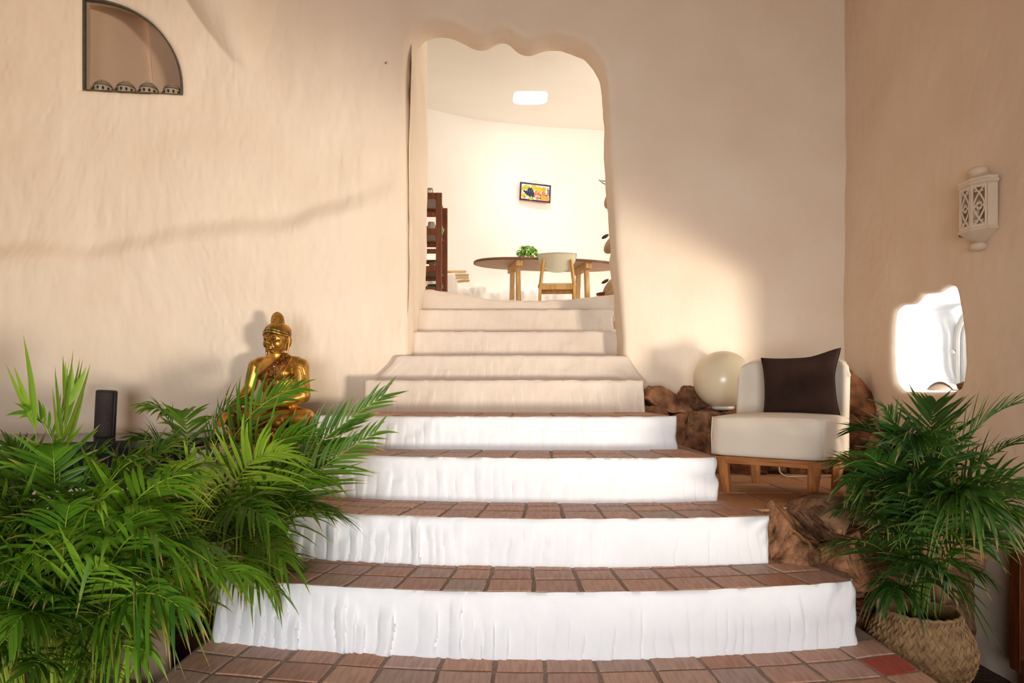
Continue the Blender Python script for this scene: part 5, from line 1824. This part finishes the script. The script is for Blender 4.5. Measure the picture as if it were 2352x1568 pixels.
# crowd of bare leaf stalks
for k in range(44):
    a = rs.uniform(-3.1, 3.1); r_ = rs.uniform(0.03, 0.16)
    q0 = Vector((math.cos(a) * r_, math.sin(a) * r_, 0.36)); q2 = Vector((math.cos(a) * r_ * 2.2 + rs.uniform(-0.1, 0.1), math.sin(a) * r_ * 2, 0.36 + rs.uniform(0.34, 0.52)))
    q1 = (q0 + q2) / 2 + Vector((rs.uniform(-0.03, 0.03), 0, 0.05))
    MB().tube([q0, q0 * 0.4 + q1 * 0.6, q1, q1 * 0.4 + q2 * 0.6, q2], [0.006, 0.0055, 0.005, 0.0045, 0.003], 6).build('stalk', M['stem'], p1)

# ---- palm in the seagrass basket on the right
rs = random.Random(45)
BZ = -1.10
B3 = Vector((1.60, 2.66, -0.93))
p3 = empty('palm_plant', (B3.x, B3.y, BZ)); tag(p3, 'dark green areca palm in a woven seagrass basket right of the stairs', 'plant')
def brad(t): return 0.150 + 0.042 * math.sin(math.pi * min(1, t * 0.95 + 0.12)) - 0.012 * t
prof = [(brad(i / 12), 0.225 * i / 12) for i in range(13)]
bsk = MB().lathe(prof + [(prof[-1][0] - 0.012, 0.225), (prof[-1][0] - 0.015, 0.17), (0.02, 0.165)], seg=48).build('basket', M['straw'], p3)
mb = MB()
NC, NRW = 34, 11
for r_ in range(NRW):
    for c_ in range(NC):
        for sgn in (1,):
            s = 1 if (r_ % 2 == 0) else -1
            a0 = 2 * math.pi * (c_ + 0.5 * (r_ % 2)) / NC
            t0 = (r_ + 0.5) / NRW
            da, dt = 2 * math.pi / NC * 0.62, 0.62 / NRW
            vsx = []
            for u, v, hh in ((-1, -1 * s, 0), (-0.2, -1 * s * 1.2, 0.002), (1, 1 * s * 0.8, 0), (0.2, 1.2 * s, 0.002), (0, 0, 0.007)):
                aa = a0 + da * u * 0.8; tt = min(1.0, max(0, t0 + dt * v))
                rr_ = brad(tt) + 0.0015 + hh
                vsx.append((math.cos(aa) * rr_, math.sin(aa) * rr_, 0.225 * tt))
            mb.add(vsx, [(0, 1, 4), (1, 2, 4), (2, 3, 4), (3, 0, 4)])
mb.build('weave', M['straw'], bsk, smooth=False)
MB().tube([(math.cos(a) * (prof[-1][0] - 0.004), math.sin(a) * (prof[-1][0] - 0.004), 0.226 + 0.003 * math.sin(22 * a)) for a in np.linspace(0, 2 * math.pi, 73)], 0.008, 6, cap=False).build('rim', M['straw'], bsk)
for a in (2.7, 0.25):
    r_ = prof[-1][0]
    pts = []
    for k in range(15):
        t = k / 14
        aa = a - 0.28 + 0.56 * t
        pts.append((math.cos(aa) * (r_ + 0.012), math.sin(aa) * (r_ + 0.012), 0.19 + 0.12 * math.sin(math.pi * t)))
    MB().tube(pts, [0.007 + 0.0015 * math.sin(k * 2.4) for k in range(15)], 7).build('handle', M['straw'], bsk)
MB().lathe([(0.135, 0.168), (0.125, 0.178), (0.02, 0.186)], seg=24).build('soil', M['soil'], p3)
key_fronds(p3, B3, [
    ((2100, 1000, 2.75), (2030, 935, 2.8), dict(nl=20, ll=0.24)),
    ((2130, 960, 2.7), (2150, 925, 2.8), dict(nl=22, ll=0.25, droop=0.2)),
    ((2090, 960, 2.85), (1960, 985, 2.9), dict(nl=22, ll=0.24, droop=0.35)),
    ((2060, 1040, 2.7), (1915, 1060, 2.7), dict(nl=22, ll=0.24, droop=0.4)),
    ((2060, 1140, 2.6), (1925, 1170, 2.55), dict(nl=20, ll=0.22, droop=0.4)),
    ((2060, 1200, 2.5), (1915, 1250, 2.45), dict(nl=20, ll=0.22, droop=0.4)),
    ((2150, 980, 2.65), (2330, 930, 2.6), dict(nl=22, ll=0.26, droop=0.15, spread=0.8)),
    ((2170, 1040, 2.6), (2360, 1010, 2.55), dict(nl=22, ll=0.26, droop=0.3)),
    ((2180, 1050, 2.5), (2370, 1120, 2.45), dict(nl=22, ll=0.26, droop=0.4)),
    ((2170, 1030, 2.4), (2275, 1180, 2.2), dict(nl=22, ll=0.30, droop=0.75, wid=0.011)),
    ((2140, 1080, 2.4), (2235, 1130, 2.25), dict(nl=20, ll=0.28, droop=0.6, wid=0.010)),
    ((2090, 1270, 2.45), (2105, 1290, 2.3), dict(nl=14, ll=0.22, droop=0.7, wid=0.011)),
    ((2060, 1290, 2.5), (2050, 1370, 2.35), dict(nl=14, ll=0.20, droop=0.8, wid=0.010)),
    ((2140, 1250, 2.45), (2180, 1330, 2.3), dict(nl=14, ll=0.22, droop=0.8, wid=0.010)),
    ((2160, 1200, 2.55), (2290, 1220, 2.5), dict(nl=18, ll=0.22, droop=0.5)),
    ((2110, 1100, 2.5), (2080, 1110, 2.35), dict(nl=20, ll=0.24, droop=0.5)),
    ((2120, 1060, 2.6), (2180, 1010, 2.6), dict(nl=20, ll=0.26, droop=0.3)),
    ((2060, 1060, 2.6), (1985, 1040, 2.5), dict(nl=20, ll=0.24, droop=0.4)),
    ((2100, 1180, 2.45), (2000, 1190, 2.35), dict(nl=18, ll=0.22, droop=0.5)),
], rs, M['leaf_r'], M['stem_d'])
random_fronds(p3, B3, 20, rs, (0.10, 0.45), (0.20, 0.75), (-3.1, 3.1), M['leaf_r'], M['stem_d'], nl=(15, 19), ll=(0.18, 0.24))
# flat rock under the basket
rk2 = link_mesh('flat_rock', stone_mesh((0.30, 0.28, 0.16), 611, 9, 3, 0.06), M['stone']); rk2.location = (1.62, 2.66, BZ - 0.155); tag(rk2, 'flat dark rock under the seagrass basket', 'rock')

gr = link_mesh('grey_rock', stone_mesh((0.12, 0.13, 0.20), 633, 12, 4, 0.06), M['clay']); gr.location = (P(300, 1540, 2.42)[0], 2.42, GROUND + 0.37); tag(gr, 'pale grey rock between the two left palms', 'rock')
gr2 = link_mesh('brown_rock', stone_mesh((0.24, 0.22, 0.20), 634, 12, 4, 0.06), M['stone']); gr2.location = (P(300, 1540, 2.42)[0], 2.44, GROUND + 0.16); tag(gr2, 'dark brown rock under the pale grey rock at the left', 'rock')

# ================================================================== UPPER ROOM
# ---- oval table on two trestles
TZ = FIN + 0.74
tb = empty('oval_table', (0.42, 7.88, FIN)); tb.rotation_euler = (0, 0, math.radians(11)); tag(tb, 'long oval plywood table on pine trestles in the upper room', 'table')
def oval(a, b, n=64, e=0.82):
    r = []
    for i in range(n):
        t = 2 * math.pi * i / n
        c_, s_ = math.cos(t), math.sin(t)
        r.append((a * math.copysign(abs(c_) ** e, c_), b * math.copysign(abs(s_) ** e, s_)))
    return r
ov = oval(0.87, 0.37); n = len(ov)
vs = []
for sc, z in ((0.985, 0.712), (1.0, 0.716), (1.0, 0.736), (0.985, 0.74)):
    vs += [(x * sc, y * sc, z) for x, y in ov]
fs = [tuple(range(n))[::-1], tuple(3 * n + i for i in range(n))]
mi = [0, 0]
for k in range(3):
    for i in range(n):
        fs.append((k * n + i, k * n + (i + 1) % n, (k + 1) * n + (i + 1) % n, (k + 1) * n + i)); mi.append(1)
mk('tabletop', vs, fs, [M['tabletop'], M['table_edge']], tb, smooth=False, midx=mi)
for sx in (-0.40, 0.40):
    tr = MB().bar((sx, -0.30, 0.68), (sx, 0.24, 0.68), 0.07, 0.062, bev=0.003).build('trestle_beam', M['pine'], tb, smooth=False)
    for y0, y1 in ((-0.20, -0.27), (0.12, 0.19)):
        for dx in (0.0,):
            MB().bar((sx, y0, 0.66), (sx, y1, 0.0), 0.072, 0.045, bev=0.003, up=(1, 0, 0)).build('leg', M['pine'], tb, smooth=False)

# ---- dining chair with its back to the stairs
dc = empty('dining_chair', (0.505, 7.62, FIN)); dc.rotation_euler = (0, 0, math.radians(-3))
tag(dc, 'birch dining chair with rounded cream backrest tucked at the oval table', 'chair')
mb = MB()
def bk(u, v, off):
    x = (u - 0.5) * 0.43
    w_ = 1.0
    zt = 0.775 - 0.012 * (2 * u - 1) ** 2 * 0
    zb = 0.775 - 0.19 * max(0.0, 1 - abs(2 * u - 1) ** 2.2) ** 0.62 - 0.03
    z = zb + (zt - zb) * v
    y = -0.215 + 0.07 * (2 * u - 1) ** 2 * -1 * -1 + off - 0.03 * (z - 0.6)
    return (x, y, z)
mb.grid(lambda u, v: bk(u, v, -0.006), 24, 8); mb.grid(lambda u, v: bk(u, v, 0.006), 24, 8, flip=True)
w = 25; base = 25 * 9
for i in range(24):
    mb.f.append((8 * w + i + 1, 8 * w + i, base + 8 * w + i, base + 8 * w + i + 1)); mb.m.append(0)
    mb.f.append((i, i + 1, base + i + 1, base + i)); mb.m.append(0)
for j in range(8):
    mb.f.append((j * w, (j + 1) * w, base + (j + 1) * w, base + j * w)); mb.m.append(0)
    mb.f.append((j * w + 24, (j + 1) * w + 24, base + (j + 1) * w + 24, base + j * w + 24)); mb.m.append(0)
mb.build('backrest', M['seatgrey'], dc)
mb = MB()
so = oval(0.215, 0.205, 40, 0.55)
vs = [(x, y + 0.02, z) for z in (0.432, 0.448) for x, y in so]
mb.add(vs, [tuple(range(40))[::-1], tuple(range(40, 80))] + [(i, (i + 1) % 40, 40 + (i + 1) % 40, 40 + i) for i in range(40)])
mb.build('seat', M['seatgrey'], dc, smooth=False)
for sx in (-1, 1):
    bar = MB()
    bar.bar((sx * 0.185, -0.185, 0.41), (sx * 0.150, -0.215, 0.70), 0.032, 0.026, bev=0.003)
    bar.bar((sx * 0.185, -0.185, 0.42), (sx * 0.205, -0.235, 0.0), 0.032, 0.030, bev=0.003)
    lg = bar.build('leg', M['birch'], dc, smooth=False)
    for zz_ in (0.66, 0.60):
        t = (zz_ - 0.41) / 0.29
        MB().ball((sx * (0.185 - 0.035 * t), -0.199 - 0.03 * t, zz_), (0.006, 0.004, 0.006), 8, 6).build('bolt', M['steel'], lg)
    MB().bar((sx * 0.19, 0.20, 0.42), (sx * 0.20, 0.22, 0.0), 0.032, 0.030, bev=0.003).build('leg', M['birch'], dc, smooth=False)
    MB().bar((sx * 0.19, -0.19, 0.405), (sx * 0.19, 0.21, 0.405), 0.022, 0.05, bev=0.002).build('side_rail', M['birch'], dc, smooth=False)
MB().bar((-0.18, -0.17, 0.405), (0.18, -0.17, 0.405), 0.022, 0.055, bev=0.002).build('back_rail', M['birch'], dc, smooth=False)
MB().bar((-0.18, 0.19, 0.405), (0.18, 0.19, 0.405), 0.022, 0.055, bev=0.002).build('front_rail', M['birch'], dc, smooth=False)

# ---- basil
bs_ = empty('potted_basil', (P(1211, 595, 7.72)[0], 7.72, TZ)); tag(bs_, 'bright green potted basil standing on the oval table', 'plant')
MB().lathe([(0.040, 0), (0.046, 0.01), (0.052, 0.08), (0.054, 0.085), (0.050, 0.084), (0.046, 0.06)], seg=24).build('pot', M['tumbler'], bs_)
MB().lathe([(0.036, 0.004), (0.040, 0.02), (0.02, 0.022)], seg=20).build('soil', M['soil'], bs_)


def leaf_obj(name, verts, faces, tip, rnd_, mat, parent):
    me = bpy.data.meshes.new(name); me.from_pydata(verts, [], faces); me.update()
    a = me.attributes.new('tip', 'FLOAT', 'POINT'); a.data.foreach_set('value', tip)
    a = me.attributes.new('rnd', 'FLOAT', 'POINT'); a.data.foreach_set('value', rnd_)
    return link_mesh(name, me, mat, parent)


rb = random.Random(5)
for k in range(120):
    th = rb.uniform(0, 2 * math.pi); el = rb.uniform(-0.45, 1.3)
    rad = 0.105
    c = Vector((math.cos(th) * math.cos(el) * rad * 0.85, math.sin(th) * math.cos(el) * rad * 0.85, 0.085 + math.sin(el) * 0.075))
    L = rb.uniform(0.038, 0.060); W_ = L * 0.36
    dr = Vector((math.cos(th), math.sin(th), rb.uniform(-1.1, 0.1))).normalized()
    side = dr.cross(Vector((0, 0, 1))).normalized(); up = side.cross(dr)
    vs = []; tips = []
    prof = [(0, 0.12), (0.25, 0.85), (0.5, 1.0), (0.78, 0.6), (1.0, 0.05)]
    for s, w_ in prof:
        p = c + dr * (s * L) + up * (0.25 * L * math.sin(math.pi * s)) 
        for q in (-1, 0, 1):
            vs.append(tuple(p + side * (q * w_ * W_) + up * (0.18 * W_ * abs(q)))); tips.append(0.0)
    fs = []
    for i in range(4):
        for q in range(2): fs.append((i * 3 + q, i * 3 + q + 1, (i + 1) * 3 + q + 1, (i + 1) * 3 + q))
    leaf_obj('leaf', vs, fs, tips, [rb.random()] * len(vs), M['basil'], bs_)
mb = MB()
for k in range(9):
    a = 2 * math.pi * k / 9
    mb.tube([(0.015 * math.cos(a), 0.015 * math.sin(a), 0.06), (0.035 * math.cos(a), 0.035 * math.sin(a), 0.11), (0.06 * math.cos(a), 0.06 * math.sin(a), 0.15)], 0.002, 5)
mb.build('stem', M['stem'], bs_)

# ---- ceramic fruit picture
def wy_in(X): return float(np.interp(X, pl[30:100, 0], pl[30:100, 1]))
pxc = P(1229.5, 442, 9.03)
pc = empty('tile_picture', (pxc[0], 9.03, pxc[2])); pc.rotation_euler = (0, math.radians(2.6), math.radians(13))
tag(pc, 'painted ceramic fruit picture with navy border on the upper room wall', 'picture')
PW, PH = 0.425, 0.238
MB().box((0, 0.012, 0), (PW, 0.022, PH), bev=0.004).build('board', M['f_coral'], pc, smooth=False)
mb = MB()
for a, b in (((-PW / 2 + 0.011, 0), (0.022, PH)), ((PW / 2 - 0.011, 0), (0.022, PH)), ((0, PH / 2 - 0.011), (PW, 0.022)), ((0, -PH / 2 + 0.011), (PW, 0.022))):
    mb.box((a[0], -0.001, a[1]), (b[0], 0.006, b[1]), bev=0.002)
mb.build('border', M['navy'], pc, smooth=False)
MB().box((0, -0.001, 0), (PW - 0.04, 0.004, PH - 0.04)).build('glaze_ground', M['glaze'], pc, smooth=False)
def blob(name, u, v, a, b, mat, rot=0, n=14, wob=0.0, lift=0.0):
    """flat painted motif, u/v in picture fractions"""
    vs = []
    cx, cz = (u - 0.5) * PW, (0.5 - v) * PH
    for i in range(n):
        t = 2 * math.pi * i / n
        r = 1 + wob * math.sin(5 * t)
        x, z = a * r * math.cos(t), b * r * math.sin(t)
        vs.append((cx + x * math.cos(rot) - z * math.sin(rot), -0.0042 - lift, cz + x * math.sin(rot) + z * math.cos(rot)))
    vs += [(x, y + 0.0012, z) for x, y, z in vs]
    mk(name, vs, [tuple(range(n))[::-1]] + [(i, (i + 1) % n, n + (i + 1) % n, n + i) for i in range(n)], M[mat], pc, smooth=False)
for u, v, a, b, mat, rot, wob in [
    (0.20, 0.27, 0.050, 0.034, 'f_lime', 0.1, 0.15), (0.10, 0.36, 0.022, 0.034, 'f_lime', 0.3, 0.1), (0.46, 0.24, 0.046, 0.034, 'f_yellow', -0.3, 0.06),
    (0.62, 0.32, 0.038, 0.040, 'f_yellow', 0.1, 0.04), (0.77, 0.28, 0.030, 0.032, 'f_orange', 0, 0), (0.765, 0.52, 0.030, 0.032, 'f_coral', 0, 0.03),
    (0.13, 0.76, 0.038, 0.030, 'f_yellow', -0.6, 0), (0.37, 0.85, 0.036, 0.024, 'f_lime', 0.1, 0), (0.395, 0.85, 0.020, 0.020, 'f_pale', 0, 0),
    (0.75, 0.78, 0.040, 0.036, 'f_orange', 0, 0), (0.89, 0.77, 0.032, 0.036, 'f_orange', 0, 0), (0.49, 0.60, 0.024, 0.024, 'f_coral', 0, 0),
    (0.60, 0.57, 0.026, 0.026, 'f_coral', 0, 0), (0.575, 0.80, 0.024, 0.024, 'f_coral', 0, 0), (0.66, 0.62, 0.014, 0.030, 'f_green', 0.4, 0),
    (0.52, 0.45, 0.010, 0.014, 'f_green', 0, 0), (0.86, 0.60, 0.026, 0.010, 'f_green', 0.4, 0), (0.30, 0.70, 0.030, 0.010, 'f_green', -0.2, 0),
    (0.66, 0.80, 0.010, 0.018, 'f_green', 0.6, 0), (0.15, 0.79, 0.016, 0.011, 'f_gray', -0.6, 0), (0.47, 0.74, 0.020, 0.008, 'f_green', -0.5, 0)]:
    blob('fruit_motif', u, v, a, b, mat, rot, 16, wob, 0.0003 * random.random())
gi = 0
for row, (u0, u1, v_, cnt) in enumerate([(0.30, 0.36, 0.32, 2), (0.27, 0.40, 0.41, 3), (0.15, 0.42, 0.50, 5), (0.19, 0.43, 0.585, 5), (0.24, 0.43, 0.66, 4), (0.33, 0.42, 0.73, 2)]):
    for k in range(cnt):
        u = u0 + (u1 - u0) * k / max(1, cnt - 1)
        blob('grape_motif', u, v_, 0.0155, 0.0125, 'f_navy', 0, 10, 0, 0.0008 + 0.0001 * gi % 0.0004); gi += 1
for u, v_ in ((0.905, 0.22), (0.89, 0.30), (0.93, 0.31), (0.90, 0.39), (0.935, 0.40), (0.895, 0.48), (0.93, 0.49), (0.94, 0.57)):
    blob('plum_motif', u, v_, 0.009, 0.008, 'f_plum', 0, 10, 0, 0.0004)
mb = MB(); mb.tube([(-0.165, 0.01, PH / 2), (0.0, 0.02, PH / 2 + 0.045)], 0.0014, 5); mb.tube([(0.165, 0.01, PH / 2), (0.0, 0.02, PH / 2 + 0.045)], 0.0014, 5)
mb.ball((0, 0.018, PH / 2 + 0.045), 0.004, 8, 6); mb.build('hanging_wire', M['steel'], pc)

# ---- open shelf rack
SY0, SY1 = 6.90, 7.49
SXR = -0.712; SXL = -1.12
rk = empty('shelf_rack', (SXR, SY0, FIN)); tag(rk, 'reddish brown open wooden shelf rack behind the left jamb of the archway', 'shelf')
def rel(x, y, z): return (x - SXR, y - SY0, z - FIN)
STOP = 1.98
for y in (SY0, SY1):
    for x in (SXR - 0.031, SXL):
        MB().box(rel(x, y, (FIN + STOP) / 2), (0.062, 0.030, STOP - FIN), bev=0.006).build('post', M['darkwood'], rk, smooth=False)
    for z0, z1 in ((1.918, 1.98), (1.736, 1.782), (1.55, 1.617), (1.364, 1.41), (1.178, 1.236), (0.985, 1.03), (0.76, 0.80)):
        MB().box(rel((SXR - 0.062 + SXL) / 2, y, (z0 + z1) / 2), (SXR - 0.062 - SXL, 0.022, z1 - z0), bev=0.003).build('rail', M['darkwood'], rk, smooth=False)
for z in (1.974, 1.611, 1.230, 1.024):
    MB().box(rel((SXR - 0.04 + SXL) / 2, (SY0 + SY1) / 2, z - 0.012), (SXR - 0.04 - SXL, SY1 - SY0 - 0.03, 0.02)).build('shelf_board', M['darkwood'], rk, smooth=False)
for z0, z1 in ((1.80, 1.90), (1.42, 1.54), (1.04, 1.17)):
    MB().box(rel(SXL + 0.02, (SY0 + SY1) / 2, (z0 + z1) / 2), (0.012, SY1 - SY0 - 0.03, z1 - z0)).build('back_board', M['tabletop'], rk, smooth=False)
def tumbler(x, y, z, r, h, lab):
    g = empty('drinking_glass', (x, y, z)); tag(g, lab, 'glass', 'upturned glasses on the shelf rack')
    MB().lathe([(r, 0), (r, 0.01), (r * 0.96, h * 0.9), (r * 0.9, h), (r * 0.86, h - 0.004), (r * 0.9, h * 0.85), (r * 0.93, 0.002)], seg=20).build('wall', M['tumbler'], g)
    MB().lathe([(r * 0.9, h), (r * 0.9, h + 0.006), (r * 0.84, h + 0.008)], seg=20).build('foot', M['tumbler'], g)
tumbler(P(988, 440, 7.0)[0], 7.0, STOP + 0.001, 0.030, 0.066, 'tall clear glass on top of the shelf rack')
tumbler(P(1005, 440, 7.12)[0], 7.12, STOP + 0.001, 0.033, 0.050, 'short clear glass on top of the shelf rack by its corner post')
tumbler(P(996, 440, 7.3)[0], 7.3, STOP + 0.001, 0.030, 0.050, 'clear glass at the back of the shelf rack top')
mg = empty('mug', (-0.835, 7.03, 1.612)); tag(mg, 'grey ceramic mug on the second shelf of the rack', 'mug')
MB().lathe([(0.030, 0), (0.036, 0.004), (0.040, 0.05), (0.034, 0.10), (0.030, 0.101)], seg=20).build('body', M['mug'], mg)
MB().tube([(0.036, 0, 0.07), (0.058, 0, 0.065), (0.058, 0, 0.035), (0.037, 0, 0.028)], 0.005, 6).build('handle', M['mug'], mg)
gb = MB().lathe([(0.025, 0), (0.05, 0.01), (0.062, 0.03), (0.064, 0.046), (0.060, 0.046), (0.045, 0.015)], seg=24).build('green_bowl', M['green']); gb.location = (-0.772, 7.10, 1.612)
tag(gb, 'bright green bowl beside the grey mug on the shelf rack', 'bowl')
gp = MB().lathe([(0.03, -0.004), (0.068, -0.003), (0.072, 0.004), (0.068, 0.006), (0.03, 0.002)], seg=26).build('green_plate', M['green'])
gp.location = (SXR - 0.062, 7.22, 1.612 + 0.072); gp.rotation_euler = (math.radians(90), 0, math.radians(62)); tag(gp, 'light green plate standing on edge in the shelf rack', 'plate')
bk_ = empty('wicker_basket', (-0.80, 7.10, 1.231)); tag(bk_, 'small grey wicker basket on the third shelf of the rack', 'basket')
MB().lathe([(0.055, 0), (0.066, 0.02), (0.070, 0.06), (0.064, 0.078), (0.058, 0.076), (0.06, 0.03)], seg=22).build('body', M['wicker'], bk_)
MB().tube([(math.cos(a) * 0.066, math.sin(a) * 0.066, 0.082 + 0.004 * math.cos(9 * a)) for a in np.linspace(0, 2 * math.pi, 37)], 0.006, 6, cap=False).build('rim', M['felt_dark'], bk_)
for k, lab in enumerate(('bottom teal plate of the stack on the lowest shelf', 'middle teal plate of the stack on the lowest shelf', 'top teal plate of the stack on the lowest shelf')):
    o = MB().lathe([(0.04, 0), (0.07, 0.006), (0.085, 0.014), (0.083, 0.016), (0.06, 0.009)], seg=26).build('teal_plate', M['teal']); o.location = (-0.80, 7.06, 1.026 + 0.012 * k)
    tag(o, lab, 'plate', 'teal plates on the shelf rack')

# ---- low plastered block with rolled cloths
bx0 = P(1018, 650, 8.0)[0]; bx1 = P(1045, 650, 8.0)[0]
blk = MB().box(((bx0 + bx1) / 2 - 0.22, 8.22, (FIN + 1.355) / 2), (bx1 - bx0 + 0.44, 0.44, 1.355 - FIN), bev=0.03, seg=3).build('trim_1', M['wall_in']); tag(blk, 'low plastered block beside the shelf rack', kind='structure')
def roll(px, py, d, L, r, ang, mat, lab):
    x, y, z = P(px, py, d)
    t = empty('rolled_cloth', (x, y, z)); tag(t, lab, 'cloth', 'rolled cloths beside the shelf rack')
    t.rotation_euler = (0, 0, ang)
    mb = MB()
    pts = [(-L / 2, 0, 0), (-L / 2 + 0.01, 0, 0), (0, 0, 0.004), (L / 2 - 0.01, 0, 0), (L / 2, 0, 0)]
    mb.tube(pts, [r * 0.7, r, r * 1.05, r, r * 0.7], 12, flat=0.75)
    mb.build('roll', mat, t)
    sp_ = [(L / 2 + 0.0015, math.cos(a) * r * 0.62 * a / 9, math.sin(a) * r * 0.5 * a / 9) for a in np.linspace(1, 9, 24)]
    MB().tube(sp_, 0.0022, 4).build('spiral_edge', mat, t)
roll(1044, 624, 8.12, 0.28, 0.020, math.radians(-8), M['towel'], 'topmost pale rolled cloth on the plaster block')
roll(1052, 632, 8.12, 0.26, 0.020, math.radians(-12), M['towel'], 'second pale rolled cloth from the top of the pile')
roll(1056, 638, 8.10, 0.22, 0.020, math.radians(-18), M['towel'], 'third pale rolled cloth in the pile on the plaster block')
roll(1064, 645, 8.06, 0.16, 0.024, math.radians(-30), M['towel'], 'lowest pale rolled cloth slipping off the plaster block')
roll(1026, 626, 8.05, 0.12, 0.028, math.radians(10), M['towel2'], 'yellow rolled cloth next to the shelf rack post')

# ---- padded shapes and hook at the right edge of the archway
def pad(px, py, d, rx, rz, tilt, lab, wood_px=None):
    x, y, z = P(px, py, d)
    t = empty('padded_seat', (x, y, z)); tag(t, lab, 'seat', 'padded seats stacked at the right of the upper room')
    mb = MB(); mb.ball((0, 0, 0), (rx, 0.20, rz), 20, 14, Matrix.Rotation(tilt, 3, 'Y'))
    mb.build('pad', M['felt'], t)
    if wood_px:
        q = Vector(P(*wood_px, d)) - Vector((x, y, z))
        mb = MB(); mb.ball(q, (0.045, 0.05, 0.018), 12, 8, Matrix.Rotation(-0.5, 3, 'Y')); mb.build('wooden_knob', M['felt_dark'], t)
pad(1412, 452, 7.5, 0.15, 0.085, math.radians(-50), 'topmost beige padded shape at the right edge of the archway')
pad(1414, 556, 7.5, 0.16, 0.080, math.radians(-42), 'middle beige padded shape just above the table end', (1390, 543))
pad(1410, 656, 7.45, 0.16, 0.075, math.radians(-48), 'lowest beige padded shape below the table end', (1390, 646))
st = empty('low_stool', (P(1398, 690, 7.5)[0], 7.5, FIN)); tag(st, 'low brown wooden stool under the lowest padded shape', 'stool')
stz = P(1385, 674, 7.5)[2] - FIN
MB().lathe([(0.10, stz - 0.03), (0.135, stz - 0.018), (0.14, stz), (0.13, stz + 0.004), (0.02, stz + 0.005)], seg=28).build('seat', M['darkwood'], st)
for a in (0.4, 1.97, 3.54, 5.1):
    MB().tube([(0.08 * math.cos(a), 0.08 * math.sin(a), stz - 0.02), (0.11 * math.cos(a), 0.11 * math.sin(a), 0)], 0.016, 8).build('leg', M['pine'], st)
cs = empty('coat_stand', (P(1432, 690, 7.62)[0], 7.62, FIN)); tag(cs, 'brown stand with a bent wire hook half hidden by the right edge of the archway', 'stand')
hx = Vector(cs.location)
MB().tube([(0, 0, 0.02), (0, 0, P(1402, 400, 7.6)[2] - FIN)], 0.016, 12).build('pole', M['darkwood'], cs)
for a in (0.3, 1.87, 3.44, 5.0):
    MB().bar((0, 0, 0.03), (0.20 * math.cos(a), 0.20 * math.sin(a), 0.012), 0.03, 0.022, bev=0.003).build('foot', M['darkwood'], cs, smooth=False)
for py_ in (452, 556, 656):
    q = Vector(P(1412, py_, 7.52)) - hx
    MB().tube([(0, 0, q.z - 0.01), (q.x * 0.6, q.y * 0.6, q.z), (q.x, q.y, q.z)], 0.009, 8).build('arm', M['darkwood'], cs)
MB().tube([Vector(p) - hx for p in (P(1430, 418, 7.6), P(1402, 415, 7.5), P(1386, 416, 7.5), P(1375, 413, 7.5), P(1384, 420, 7.5), P(1396, 426, 7.5), P(1402, 420, 7.5))], 0.0055, 8).build('wire_hook', M['steel'], cs)
